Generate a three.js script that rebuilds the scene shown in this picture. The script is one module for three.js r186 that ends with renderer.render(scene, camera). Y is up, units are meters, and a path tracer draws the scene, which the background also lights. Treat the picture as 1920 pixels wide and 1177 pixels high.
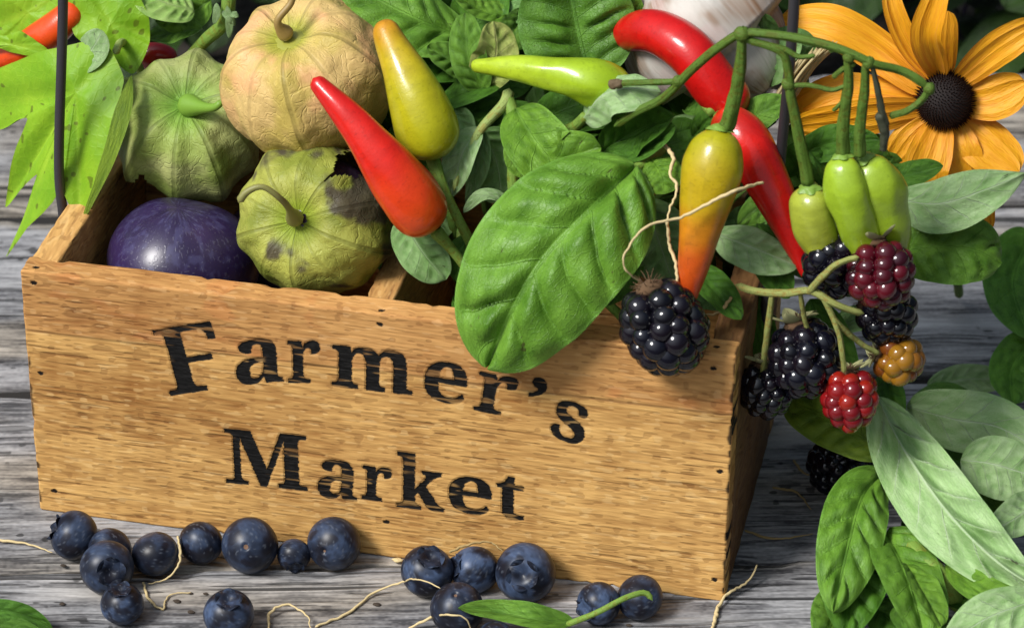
import * as THREE from 'three';
import { mergeGeometries } from 'three/addons/utils/BufferGeometryUtils.js';

// ------------------------------------------------------------------ camera, sky, sun, exposure
const scene = new THREE.Scene();
const R = Math.PI / 180, V = (x, y, z) => new THREE.Vector3(x, y, z);
const FOC = 6178.7;                                             // focal length, in pixels of a 1920 x 1177 picture
const camera = new THREE.PerspectiveCamera(2 * Math.atan(588.5 / FOC) / R, 1024 / 627, 0.05, 60);
camera.position.set(0.3569, 0.6574, 0.8782);
camera.rotation.set(-31.682 * R, 12.203 * R, 0.371 * R, 'YXZ');
camera.updateMatrixWorld(true);
camera.focus = 1.10; camera.userData.fStop = 18;
const renderer = new THREE.WebGLRenderer({ antialias: true });
renderer.toneMapping = THREE.LinearToneMapping;
renderer.toneMappingExposure = 1.26;
renderer.shadowMap.enabled = true;

const SUN = V(-0.46, 0.74, 0.50).normalize();
{ // bright hazy sky, whiter around the veiled sun
  const w = 512, h = 256, d = new Float32Array(w * h * 4);
  for (let j = 0; j < h; j++) for (let i = 0; i < w; i++) {
    const el = ((j + 0.5) / h - 0.5) * Math.PI, az = ((i + 0.5) / w - 0.5) * 2 * Math.PI;
    const v = V(Math.cos(az) * Math.cos(el), Math.sin(el), Math.sin(az) * Math.cos(el));
    const c = Math.max(0, v.dot(SUN)), g = 0.08 + 0.85 * Math.pow(c, 2.6) + 0.6 * Math.pow(c, 16) + 3.5 * Math.pow(c, 110), up = Math.max(0, v.y);
    const s = v.y < 0 ? 0.15 : 1, k = (j * w + i) * 4;
    d[k] = s * (g * 0.93 - 0.05 * up); d[k + 1] = s * (g * 0.98 - 0.015 * up); d[k + 2] = s * (g * 1.04 + 0.03 * up); d[k + 3] = 1;
  }
  const t = new THREE.DataTexture(d, w, h, THREE.RGBAFormat, THREE.FloatType);
  t.mapping = THREE.EquirectangularReflectionMapping; t.magFilter = THREE.LinearFilter; t.minFilter = THREE.LinearFilter; t.needsUpdate = true;
  scene.background = t; scene.environment = t;
}
const sun = new THREE.DirectionalLight(new THREE.Color(1, 0.965, 0.91), 3.2);
sun.position.copy(SUN).multiplyScalar(3).add(V(0.12, 0, -0.05)); sun.target.position.set(0.12, 0, -0.05);
sun.castShadow = true; sun.shadow.radius = 36; sun.shadow.mapSize.set(2048, 2048);
Object.assign(sun.shadow.camera, { left: -0.6, right: 0.6, top: 0.6, bottom: -0.6, near: 0.5, far: 6 });
scene.add(sun, sun.target);

// ------------------------------------------------------------------ helpers
let seed = 7;
const rnd = () => { seed = (seed * 1664525 + 1013904223) >>> 0; return seed / 4294967296; };
const rr = (a, b) => a + (b - a) * rnd();
const clamp = (x, a = 0, b = 1) => Math.min(b, Math.max(a, x));
const sstep = (a, b, x) => { const t = clamp((x - a) / (b - a)); return t * t * (3 - 2 * t); };
const mix = (a, b, t) => a + (b - a) * t, mix3 = (a, b, t) => [mix(a[0], b[0], t), mix(a[1], b[1], t), mix(a[2], b[2], t)];
const hsh = (x, y, z) => { let h = Math.imul(x, 374761393) ^ Math.imul(y, 668265263) ^ Math.imul(z, 2147483647 - 1274126177); h = Math.imul(h ^ (h >>> 13), 1274126177); return ((h ^ (h >>> 16)) >>> 0) / 4294967296; };
function vn(x, y, z = 0) {                                        // value noise 0..1
  const X = Math.floor(x), Y = Math.floor(y), Z = Math.floor(z); let a = x - X, b = y - Y, c = z - Z;
  a = a * a * (3 - 2 * a); b = b * b * (3 - 2 * b);
  const p = (k) => mix(mix(hsh(X, Y, k), hsh(X + 1, Y, k), a), mix(hsh(X, Y + 1, k), hsh(X + 1, Y + 1, k), a), b);
  if (c === 0) return p(Z);
  c = c * c * (3 - 2 * c); return mix(p(Z), p(Z + 1), c);
}
const fbm = (x, y, z = 0, o = 4) => { let s = 0, a = 0.5, n = 0; for (let i = 0; i < o; i++) { s += a * vn(x, y, z); n += a; a *= 0.5; x = x * 2.03 + 11.3; y = y * 2.03 + 5.7; z *= 1.7; } return s / n; };
function cell(x, y, px = 0) {                                     // distance to the nearest cell border, 0 on it
  const X = Math.floor(x), Y = Math.floor(y); let d1 = 9, d2 = 9;
  for (let j = -1; j < 2; j++) for (let i = -1; i < 2; i++) {
    let cx = X + i; const hx = px ? ((cx % px) + px) % px : cx;
    const ax = cx + 0.15 + 0.7 * hsh(hx, Y + j, 3), ay = Y + j + 0.15 + 0.7 * hsh(hx, Y + j, 9), d = Math.hypot(ax - x, ay - y);
    if (d < d1) { d2 = d1; d1 = d; } else if (d < d2) d2 = d;
  }
  return d2 - d1;
}
const enc = (l) => Math.round(255 * clamp(l <= 0.0031308 ? 12.92 * l : 1.055 * Math.pow(l, 1 / 2.4) - 0.055));
function tex(w, h, f) {                                           // f(u, v) -> [r, g, b linear, height]; returns { map, bump }
  const a = new Uint8Array(w * h * 4), b = new Uint8Array(w * h * 4);
  for (let j = 0; j < h; j++) for (let i = 0; i < w; i++) {
    const c = f((i + 0.5) / w, (j + 0.5) / h, i, j), k = (j * w + i) * 4, g = Math.round(255 * clamp(c[3]));
    a[k] = enc(c[0]); a[k + 1] = enc(c[1]); a[k + 2] = enc(c[2]); a[k + 3] = 255; b[k] = b[k + 1] = b[k + 2] = g; b[k + 3] = 255;
  }
  const mk = (d, srgb) => { const t = new THREE.DataTexture(d, w, h, THREE.RGBAFormat); t.magFilter = THREE.LinearFilter; t.minFilter = THREE.LinearMipmapLinearFilter; t.generateMipmaps = true; t.wrapS = t.wrapT = THREE.MirroredRepeatWrapping; if (srgb) t.colorSpace = THREE.SRGBColorSpace; t.needsUpdate = true; return t; };
  return { map: mk(a, true), bump: mk(b, false) };
}
const lin = (r, g, b) => new THREE.Color().setRGB(r, g, b);
const mat = (o) => new THREE.MeshPhysicalMaterial({ roughness: 0.6, side: THREE.DoubleSide, ...o });

// points of the place, measured on the photograph: on the upright plane z, or at height h above the deck
const ray = (px, py) => V((px - 960) / FOC, -(py - 588.5) / FOC, -1).applyEuler(camera.rotation);
const at = (px, py, z) => { const d = ray(px, py); return d.multiplyScalar((z - camera.position.z) / d.z).add(camera.position); };
const on = (px, py, h) => { const d = ray(px, py); return d.multiplyScalar((h - camera.position.y) / d.y).add(camera.position); };
const FWD = V(0, 0, -1).applyEuler(camera.rotation);
const unit = (p) => p.clone().sub(camera.position).dot(FWD) / FOC;  // metres per pixel at a point
const FACE = FWD.clone().negate().multiplyScalar(0.8).add(V(0, 0.45, 0)).normalize();
const RIGHT = V(1, 0, 0).applyEuler(camera.rotation), UP = V(0, 1, 0).applyEuler(camera.rotation);

const used = {};
const numbered = (n) => { used[n] = (used[n] || 0) + 1; return used[n] === 1 ? n : n + '_' + String(used[n] - 1).padStart(3, '0'); };
function thing(name, label, category, pos = V(0, 0, 0), group) {
  const o = new THREE.Group(); o.name = numbered(name); o.position.copy(pos); o.userData = { label, category }; if (group) o.userData.group = group;
  scene.add(o); o.updateMatrixWorld(true); return o;
}
function part(name, geo, m, parent, world = true) {               // geometry given in world coordinates unless world is false
  const o = new THREE.Mesh(geo, m); o.name = name; o.castShadow = o.receiveShadow = true;
  if (world) { let p = parent; const off = V(0, 0, 0); while (p && p !== scene) { off.add(p.position); p = p.parent; } geo.translate(-off.x, -off.y, -off.z); }
  parent.add(o); return o;
}
function solo(name, geo, m, label, category, group) {
  const o = new THREE.Mesh(geo, m); o.name = numbered(name); o.castShadow = o.receiveShadow = true; o.userData = { label, category }; if (group) o.userData.group = group;
  geo.computeBoundingBox(); const c = geo.boundingBox.getCenter(V(0, 0, 0)); c.y = geo.boundingBox.min.y; geo.translate(-c.x, -c.y, -c.z); o.position.copy(c); scene.add(o); return o;
}
function structure(o, name) { o.name = name; o.userData.kind = 'structure'; scene.add(o); return o; }

// a grid surface: f(u, v) -> Vector3; colour col(u, v) optional; skip(u, v) leaves cells out; wrap joins v = 0 and v = 1
function surf(nu, nv, f, { col, wrap = false, uv, skip, flip = false } = {}) {
  const P = [], U = [], C = [], I = [];
  for (let i = 0; i <= nu; i++) for (let j = 0; j <= nv; j++) {
    const u = i / nu, v = j / nv, p = f(u, wrap && j === nv ? 0 : v); P.push(p.x, p.y, p.z);
    const t = uv ? uv(u, v) : [u, v]; U.push(t[0], t[1]);
    if (col) { const c = col(u, v); C.push(c[0], c[1], c[2]); }
  }
  for (let i = 0; i < nu; i++) for (let j = 0; j < nv; j++) {
    if (skip && skip((i + 0.5) / nu, (j + 0.5) / nv)) continue;
    const a = i * (nv + 1) + j, b = a + 1, c = a + nv + 1, d = c + 1;
    if (flip) I.push(a, b, c, b, d, c); else I.push(a, c, b, b, c, d);
  }
  const g = new THREE.BufferGeometry();
  g.setAttribute('position', new THREE.Float32BufferAttribute(P, 3)); g.setAttribute('uv', new THREE.Float32BufferAttribute(U, 2));
  if (col) g.setAttribute('color', new THREE.Float32BufferAttribute(C, 3));
  g.setIndex(I); g.computeVertexNormals();
  if (wrap) { const n = g.attributes.normal; for (let i = 0; i <= nu; i++) { const a = i * (nv + 1), b = a + nv, x = n.getX(a) + n.getX(b), y = n.getY(a) + n.getY(b), z = n.getZ(a) + n.getZ(b), l = Math.hypot(x, y, z) || 1; n.setXYZ(a, x / l, y / l, z / l); n.setXYZ(b, x / l, y / l, z / l); } }
  return g;
}
const lerpList = (a, t) => { const x = clamp(t) * (a.length - 1), i = Math.min(a.length - 2, Math.floor(x)), k = x - i; if (a.length < 2) return a[0];
  const p0 = a[Math.max(0, i - 1)], p1 = a[i], p2 = a[i + 1], p3 = a[Math.min(a.length - 1, i + 2)];
  return p1 + 0.5 * k * (p2 - p0 + k * (2 * p0 - 5 * p1 + 4 * p2 - p3 + k * (3 * (p1 - p2) + p3 - p0))); };
// a swept round body along points with radii; rounded ends; lobes gives the cross-section
function sweep(pts, radii, nu = 24, nv = 12, { col, lobe, roundA = 1, roundB = 1 } = {}) {
  const curve = new THREE.CatmullRomCurve3(pts, false, 'centripetal'), len = curve.getLength(), N = [], B = [], Cn = [], Tn = [];
  let n = V(0, 1, 0);
  for (let i = 0; i <= nu; i++) {
    const t = i / nu, T = curve.getTangentAt(t);
    if (!i && Math.abs(T.y) > 0.9) n = V(1, 0, 0);
    n = n.clone().addScaledVector(T, -n.dot(T)).normalize(); N.push(n); B.push(T.clone().cross(n)); Cn.push(curve.getPointAt(t)); Tn.push(T);
  }
  const rad = (t) => { let r = Math.max(1e-5, lerpList(radii, t)); const a = t * len / (Math.max(radii[0], 1e-5) * 0.9), b = (1 - t) * len / Math.max(radii[radii.length - 1], 1e-5);
    if (roundA && a < 1) r *= Math.sqrt(1 - (1 - a) * (1 - a)); if (roundB && b < 1) r *= Math.sqrt(Math.max(0, 1 - (1 - b) * (1 - b))); return r; };
  return surf(nu, nv, (u, v) => { const i = Math.round(u * nu), a = v * 2 * Math.PI, r = rad(u) * (lobe ? lobe(a, u) : 1); return Cn[i].clone().addScaledVector(N[i], r * Math.cos(a)).addScaledVector(B[i], r * Math.sin(a)); }, { col, wrap: true });
}
const tube = (pts, r0, r1 = r0, nu = 20, nv = 7, knobs = 0) => sweep(pts, [r0, (r0 + r1) / 2, r1], nu, nv, { lobe: knobs ? (a, u) => 1 + knobs * (vn(u * 9, a * 0.6, 5) - 0.4) + knobs * 0.35 * Math.cos(5 * a + 6 * u) : null });
const frame = (axis) => new THREE.Quaternion().setFromUnitVectors(V(0, 1, 0), axis.clone().normalize());

// ------------------------------------------------------------------ deck of weathered boards
const DA = 14.4 * R, DX = V(Math.cos(DA), 0, -Math.sin(DA)), DN = V(Math.sin(DA), 0, Math.cos(DA));
const deckTex = tex(2048, 2048, (u, v) => {                      // u along the grain (0.6 m), v across (0.5 m)
  const x = u * 0.6, y = v * 0.5;
  const wob = 0.007 * (fbm(x * 6, y * 18, 1, 3) - 0.5) + 0.0022 * (vn(x * 30, y * 70, 4) - 0.5);
  const yy = y + wob, fine = fbm(x * 110, yy * 1000, 2, 2), ring = fbm(x * 9, yy * 260, 3, 4), wide = fbm(x * 6, yy * 45, 8, 3), cloud = fbm(x * 60, y * 90, 14, 4), grit = vn(x * 900, y * 1500, 19);
  const ck = vn(x * 7, yy * 260, 6), crack = sstep(0.80, 0.86, ck) * sstep(0.45, 0.58, vn(x * 7, yy * 40, 12)), hair = sstep(0.72, 0.80, vn(x * 40, yy * 820, 17)) * sstep(0.42, 0.58, vn(x * 22, yy * 70, 18));
  const spot = sstep(0.84, 0.88, vn(x * 230, y * 430, 21)) * sstep(0.52, 0.64, vn(x * 40, y * 60, 22)), pale = sstep(0.60, 0.78, fbm(x * 14, yy * 130, 24, 3));
  let t = 0.26 * ring + 0.34 * fine + 0.22 * wide + 0.26 * cloud + 0.10 * grit; t = clamp((t - 0.42) * 2.5);
  let c = mix3([0.055, 0.054, 0.060], [0.43, 0.425, 0.435], t); c = mix3(c, [0.52, 0.515, 0.52], 0.45 * pale);
  const warm = sstep(0.48, 0.7, fbm(x * 9, y * 30, 31, 3)); c = mix3(c, [c[0] * 1.10, c[1] * 0.99, c[2] * 0.82], warm);
  const dk = (1 - 0.85 * crack) * (1 - 0.55 * hair) * (1 - 0.7 * spot);
  return [c[0] * dk, c[1] * dk, c[2] * dk, clamp(0.28 + 0.35 * ring + 0.4 * fine - 0.55 * crack - 0.3 * hair)];
});
const deckMat = mat({ map: deckTex.map, bumpMap: deckTex.bump, bumpScale: 0.0016, roughness: 0.92 });
const deck = structure(new THREE.Group(), 'deck');
function plank(n0, n1, top, k, x0 = -0.75, x1 = 1.05) {
  const w = n1 - n0, nu = 260, edge = 0.0017, prof = [];          // cross-section: worn round edges, sides going down
  prof.push([0, -0.028], [0, -edge], [0.0007, -edge * 0.45], [edge * 0.45, -0.0007], [edge, 0]);
  for (let i = 1; i < 14; i++) prof.push([edge + (w - 2 * edge) * i / 14, 0]);
  prof.push([w - edge, 0], [w - edge * 0.45, -0.0007], [w - 0.0007, -edge * 0.45], [w, -edge], [w, -0.028]);
  const nv = prof.length - 1;
  const g = surf(nu, nv, (u, v) => {
    const q = prof[Math.round(v * nv)], x = mix(x0, x1, u), e = Math.min(q[0], w - q[0]), near = 1 - sstep(0, 0.008, e), sgn = q[0] < w / 2 ? 1 : -1;
    const nib = near * sgn * 0.0014 * (fbm(x * 45, n0 * 50 + sgn, 3, 3) - 0.35);
    const rise = (0.0011 * (fbm(x * 9, q[0] * 60 + k * 7, 2, 3) - 0.6) - near * 0.0016 * sstep(0.55, 0.75, vn(x * 60, sgn * 9 + k))) * (q[1] < -0.01 ? 0 : 1);
    return DX.clone().multiplyScalar(x).addScaledVector(DN, n0 + q[0] + nib).add(V(0, top + q[1] + Math.min(0, rise), 0));
  }, { uv: (u, v) => { const q = prof[Math.round(v * nv)]; return [(mix(x0, x1, u) + k * 0.37) / 0.6, (q[0] - q[1] + k * 0.173) / 0.5]; }, flip: true });
  const o = new THREE.Mesh(g, deckMat); o.name = 'plank'; o.receiveShadow = o.castShadow = true; deck.add(o);
}
plank(-0.3200, -0.2105, -0.0006, 0); plank(-0.2030, -0.0815, -0.0004, 1); plank(-0.0742, 0.0350, 0, 2); plank(0.0358, 0.1480, 0.0005, 3); plank(0.1525, 0.2700, 0, 4);
for (const [a, b] of [[-0.2105, -0.2030], [-0.0815, -0.0742], [0.1480, 0.1525]]) {   // near-black strips added as the shade down in the seams
  const g = surf(220, 4, (u, v) => DX.clone().multiplyScalar(mix(-0.74, 1.04, u)).addScaledVector(DN, mix(a - 0.002, b + 0.002, v)).add(V(0, -0.0036 - 0.0012 * fbm(u * 260, v * 3, 5, 3), 0)), { flip: true });
  const o = new THREE.Mesh(g, mat({ color: lin(0.016, 0.014, 0.013), roughness: 1 })); o.name = 'seam_shade'; o.receiveShadow = true; deck.add(o);
}
const soilTex = tex(256, 256, (u, v) => { const t = fbm(u * 30, v * 30, 2, 4); return [0.012 + 0.02 * t, 0.010 + 0.015 * t, 0.008 + 0.01 * t, t]; });
{ const g = surf(60, 60, (u, v) => V(-3 + 6 * u, -0.06 + 0.012 * fbm(u * 40, v * 40, 2, 3), -3 + 6 * v), { uv: (u, v) => [u * 30, v * 30], flip: true });
  const o = new THREE.Mesh(g, mat({ map: soilTex.map, bumpMap: soilTex.bump, bumpScale: 0.004, roughness: 1 })); o.receiveShadow = true; structure(o, 'ground'); }

// ------------------------------------------------------------------ crate
const L = 0.24, H = 0.0969, T = 0.0101, D = 0.112;
const LETTERS = [['F', 318, 742, 428, 725, 284, 619], ['a', 443, 723, 532, 716, 438, 639], ['r', 540, 717, 601, 719, 538, 637], ['m', 622, 723, 773, 741, 622, 644], ['e', 793, 748, 872, 762, 800, 672], ['r', 888, 768, 962, 784, 900, 694], ['\u2019', 990, 743, 1020, 751, 998, 704], ['s', 1030, 816, 1090, 840, 1048, 742],
  ['M', 424, 905, 577, 920, 419, 803], ['a', 595, 931, 670, 941, 597, 858], ['r', 678, 935, 733, 943, 680, 870], ['k', 744, 950, 833, 961, 744, 846], ['e', 840, 957, 920, 969, 843, 888], ['t', 930, 968, 982, 978, 932, 888]];
const TW = 2048, TH = 828;
function burnMask() {
  const cv = document.createElement('canvas'); cv.width = TW; cv.height = TH; const c = cv.getContext('2d');
  c.fillStyle = '#000'; c.fillRect(0, 0, TW, TH); c.fillStyle = '#fff'; c.font = 'bold 200px serif'; c.textBaseline = 'alphabetic';
  const P = (px, py) => { const q = at(px, py, 0); return [q.x / L * TW, (1 - q.y / H) * TH]; };
  for (const [s, ax, ay, bx, by, cx, cy] of LETTERS) {
    const m = c.measureText(s), l = -m.actualBoundingBoxLeft, r = m.actualBoundingBoxRight, tp = m.actualBoundingBoxAscent, bt = -m.actualBoundingBoxDescent;
    const A = P(ax, ay), B = P(bx, by), C = P(cx, cy), w = r - l, h = tp - bt;
    const ux = [(B[0] - A[0]) / w, (B[1] - A[1]) / w], uy = [(A[0] - C[0]) / h, (A[1] - C[1]) / h];
    c.setTransform(ux[0], ux[1], uy[0], uy[1], A[0] - ux[0] * l + uy[0] * bt, A[1] - ux[1] * l + uy[1] * bt);
    c.fillText(s, 0, 0);
  }
  c.setTransform(1, 0, 0, 1, 0, 0);
  const nails = [[62, 530], [75, 700], [101, 920], [712, 608], [1338, 690], [1350, 884], [1340, 1087], [724, 978]];
  const d = c.getImageData(0, 0, TW, TH).data, m = new Float32Array(TW * TH); for (let i = 0; i < m.length; i++) m[i] = d[i * 4] / 255;
  return { m, nails: nails.map(([x, y]) => P(x, y)) };
}
const burn = burnMask();
const bm = (i, j) => burn.m[clamp(Math.round(j), 0, TH - 1) * TW + clamp(Math.round(i), 0, TW - 1)];
function wood(x, y, s, tone) {                                   // metres along / across the grain -> [r, g, b, height]
  const yy = y + 0.0035 * (fbm(x * 9, y * 25, s, 3) - 0.5);
  const fib = fbm(x * 150, yy * 1250, s + 1, 3), ring = fbm(x * 6, yy * 190, s + 2, 4), band = fbm(x * 3, yy * 42, s + 3, 3);
  const dash = sstep(0.66, 0.82, vn(x * 110, yy * 1150, s + 4)) * sstep(0.38, 0.62, fbm(x * 16, yy * 110, s + 5, 2)), fleck = sstep(0.70, 0.80, vn(x * 330, yy * 1000, s + 8));
  const saw = vn(x * 330 + 5 * vn(y * 40, 1, s), y * 9, s + 6), slow = vn(x * 75, y * 4, s + 9), patch = fbm(x * 26, y * 40, s + 7, 4);
  const t = clamp(0.55 + 0.62 * (ring - 0.5) + 0.9 * (fib - 0.5) + 0.6 * (band - 0.5) + 0.16 * (saw - 0.5) + 0.20 * (slow - 0.5) + 0.34 * (patch - 0.5));
  let c = mix3([0.31, 0.135, 0.035], [0.74, 0.435, 0.145], t); c = mix3(c, [0.20, 0.085, 0.024], clamp(dash * 0.5 + fleck * 0.34)); c = mix3(c, [0.86, 0.58, 0.25], 0.30 * sstep(0.74, 0.84, vn(x * 260, yy * 900, s + 11)));
  return [c[0] * tone[0], c[1] * tone[1], c[2] * tone[2], clamp(0.5 + 0.55 * (fib - 0.5) - 0.35 * dash - 0.15 * fleck + 0.3 * (ring - 0.5) + 0.15 * (saw - 0.5))];
}
const frontTex = tex(TW, TH, (u, v, i, j) => {                   // data row 0 is the bottom of the board
  const x = u * L, y = v * H, jj = TH - 1 - j;
  const seam = 0.0735 + 0.0012 * (x / L) + 0.0012 * (fbm(x * 30, 3, 1, 3) - 0.5);   // dark growth line, browner wood above it
  const above = sstep(-0.0006, 0.0010, y - seam + 0.003 * (fbm(x * 40, y * 500, 3, 2) - 0.5));
  const c = wood(x, y, 40, mix3([1.0, 1.0, 1.0], [0.86, 0.78, 0.80], above)); let h = c[3];
  const line = 1 - sstep(0.00015, 0.00075, Math.abs(y - seam)); let k = 1 - 0.45 * line * (0.5 + 0.5 * vn(x * 60, 2, 5)); h -= 0.2 * line;
  const red = 0.35 * sstep(0.66, 0.8, fbm(x * 70, y * 130, 63, 3)) * above; c[0] *= 1 + 0.1 * red; c[1] *= 1 - 0.25 * red; c[2] *= 1 - 0.3 * red;
  const jx = 3.0 * (fbm(i * 0.03, jj * 0.25, 71, 2) - 0.5), jy = 4 * (fbm(i * 0.05, jj * 0.05, 72, 2) - 0.5);
  let m = bm(i + jx * 2, jj + jy); let soft = 0; for (const [a, b] of [[-5, 0], [5, 0], [0, -5], [0, 5], [-4, -4], [4, 4], [-4, 4], [4, -4]]) soft += bm(i + jx + a, jj + jy + b) / 8;
  const bare = sstep(0.66, 0.76, vn(x * 120, y * 1150, 75)) * sstep(0.40, 0.58, vn(x * 90, y * 220, 76));   // char scraped off along the grain
  const char = m * (1 - 0.38 * bare), scorch = soft * (1 - m) * 0.55;
  k *= 1 - scorch; let o = [c[0] * k, c[1] * k, c[2] * k]; const coal = 0.003 + 0.009 * vn(x * 700, y * 2500, 77); o = mix3(o, [coal, coal * 0.93, coal * 0.9], char);
  h = h * 0.32 + 0.62 - 0.5 * Math.min(1, soft * 0.6 + m * 0.5) - 0.06 * m * (vn(x * 500, y * 2600, 78));
  const ex = Math.min(x, L - x), sc = (1 - sstep(0.0004, 0.0015, ex + 0.0011 * (fbm(y * 260, x > 0.1 ? 3 : 8, 4, 3) - 0.5) * 2)) * sstep(0.44, 0.56, vn(y * 420, x > 0.1 ? 5 : 9, 6)) * (x > 0.1 ? 1 : sstep(0.07, 0.06, y)); if (sc > 0) o = mix3(o, [0.012, 0.009, 0.007], 0.9 * sc);   // scorched saw edges
  for (const [nx, ny] of burn.nails) { const q = Math.hypot((i - nx) / 1.5, jj - ny) + 3 * (vn(i * 0.3, jj * 0.3, 79) - 0.5); const e = 1 - sstep(4.5, 8, q); if (e > 0) { o = mix3(o, [0.012, 0.009, 0.007], e); h -= 0.35 * e; } }
  return [o[0], o[1], o[2], h];
});
const boardTex = tex(1024, 512, (u, v) => wood(u * L, v * 0.12, 90, [0.98, 0.95, 0.92]));
const frontMat = mat({ map: frontTex.map, bumpMap: frontTex.bump, bumpScale: 0.0013, roughness: 0.75, specularIntensity: 0.35 });
const shadedTex = tex(1024, 512, (u, v) => wood(u * L, v * 0.12, 120, [0.36, 0.30, 0.28]));  // same wood, darkened: the right side's shade is put into its colour
const shadedMat = mat({ map: shadedTex.map, bumpMap: shadedTex.bump, bumpScale: 0.0004, roughness: 0.8 });
const boardMat = mat({ map: boardTex.map, bumpMap: boardTex.bump, bumpScale: 0.0004, roughness: 0.75 });
function board(lx, ly, lz, long, wear, s) {                       // box with worn, uneven round edges; the grain runs along axis `long`
  const r = 0.0011, ax = (l, n) => { const h = l / 2, a = [-h, -h + 0.3 * r, -h + r]; for (let i = 1; i < n; i++) a.push(-h + r + (l - 2 * r) * i / n); a.push(h - r, h - 0.3 * r, h); return a; };
  const X = ax(lx, Math.round(lx / 0.0022)), Y = ax(ly, Math.round(ly / 0.003)), Z = ax(lz, 3);
  if (lz > 0.05) { Z.length = 0; Z.push(...ax(lz, 36)); }
  const g = new THREE.BoxGeometry(2, 2, 2, X.length - 1, Y.length - 1, Z.length - 1), p = g.attributes.position, n = g.attributes.normal, uv = g.attributes.uv, hv = V(lx / 2, ly / 2, lz / 2);
  for (let i = 0; i < p.count; i++) {
    const gi = (a, arr) => arr[Math.round((a + 1) / 2 * (arr.length - 1))], q = V(gi(p.getX(i), X), gi(p.getY(i), Y), gi(p.getZ(i), Z)), c = q.clone(), n0 = V(n.getX(i), n.getY(i), n.getZ(i));
    const wr = r;
    c.x = clamp(c.x, -hv.x + wr, hv.x - wr); c.y = clamp(c.y, -hv.y + wr, hv.y - wr); c.z = clamp(c.z, -hv.z + wr, hv.z - wr);
    const d = q.clone().sub(c), l = d.length(); let nn = n0;
    if (l > 1e-7) { nn = d.clone().normalize(); q.copy(c).addScaledVector(nn, wr); }
    const el = Math.min(hv.x - Math.abs(q.x), hv.y - Math.abs(q.y)), em = Math.min(el, hv.z - Math.abs(q.z));
    const chip = wear * (0.0006 * (fbm(q.x * 160, q.y * 160, q.z * 160 + s, 3) - 0.5) + 0.0009 * (1 - sstep(0.0008, 0.003, Math.max(em, 0))) * -sstep(0.62, 0.8, vn(q.x * 330 + s, q.y * 420, q.z * 300)));
    if (el < 0.004 || wear < 0.5) q.addScaledVector(nn, chip);
    p.setXYZ(i, q.x, q.y, q.z); n.setXYZ(i, nn.x, nn.y, nn.z);
    if (long === 'front' && n0.z > 0.5) uv.setXY(i, (q.x + hv.x) / lx, (q.y + hv.y) / ly);
    else if (long === 'front' && n0.y > 0.5) uv.setXY(i, (q.x + hv.x) / lx, 0.985 - (q.z - hv.z) * 0.0 - (hv.z - q.z) / 0.0101 * 0.09 * 0.98);
    else { const a = long === 'z' ? q.z : q.x, b = (Math.abs(n0.y) > 0.5 ? (long === 'z' ? q.x : q.z) : q.y); uv.setXY(i, (a + s * 0.013 + 0.2) / L, (b + s * 0.021 + 0.1) / 0.12); }
  }
  return g;
}
const crate = thing('wooden_crate', 'small golden wooden crate burned with the words Farmer\u2019s Market, with wire handle', 'crate', V(L / 2, 0, -D / 2));
const put = (name, g, m, x, y, z, lbl) => { g.translate(x, y, z); const o = part(name, g, m, crate); if (lbl) o.userData.label = lbl; return o; };
const fb = put('front_board', board(L, H, T, 'front', 1, 1), frontMat, L / 2, H / 2, -T / 2, 'front board with burned black lettering');
const SH = H - 0.0016;
put('side_board', board(T, SH, D - 2 * T - 0.0004, 'z', 1, 2), boardMat, T / 2, SH / 2, -D / 2);
put('side_board', board(T, SH, D - 2 * T - 0.0004, 'z', 1, 3), shadedMat, L - T / 2, SH / 2, -D / 2, 'side board with shade put into its colour');
put('back_board', board(L, H, T, 'x', 1, 4), boardMat, L / 2, H / 2, -D + T / 2);
put('divider', board(T * 0.98, H - 0.006, D - 2 * T - 0.0004, 'z', 1, 5), boardMat, 0.1185, (H - 0.006) / 2 + 0.001, -D / 2);
put('bottom_board', board(L - 2 * T - 0.0006, 0.006, D - 2 * T - 0.0006, 'x', 0.3, 6), boardMat, L / 2, 0.0055, -D / 2);
const iron = mat({ color: lin(0.07, 0.066, 0.075), roughness: 0.5, metalness: 0.6 });
{ // wire handle: up both sides and across, well above the picture
  const a = V(-0.0024, 0.070, -0.050), b = at(110, 330, -0.049), c = at(117, 0, -0.050), e = V(L + 0.0028, 0.070, -0.048), f = at(1465, 290, -0.048), g = at(1490, 0, -0.048);
  const ta = c.clone().add(V(0.004, 0.075, -0.002)), tb = g.clone().add(V(-0.002, 0.05, -0.002));
  const pts = [a.clone().add(V(0, 0, 0)), a.clone().add(V(0, 0.02, 0)), b, c, ta, ta.clone().lerp(tb, 0.06).add(V(0, 0.012, 0)), ta.clone().lerp(tb, 0.5).add(V(0, 0.02, 0)), tb.clone().lerp(ta, 0.06).add(V(0, 0.012, 0)), tb, g, f, e.clone().add(V(0, 0.02, 0)), e];
  const hd = part('handle', sweep(pts, [0.00175, 0.00175], 160, 12), iron, crate);
  for (const [q, s] of [[a, 1], [e, -1]]) part('handle_pin', sweep([q.clone().add(V(-0.002 * s, 0, 0)), q.clone().add(V(0.006 * s, 0, 0))], [0.0032, 0.0032, 0.0016, 0.0016], 8, 12), iron, crate);
}

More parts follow.
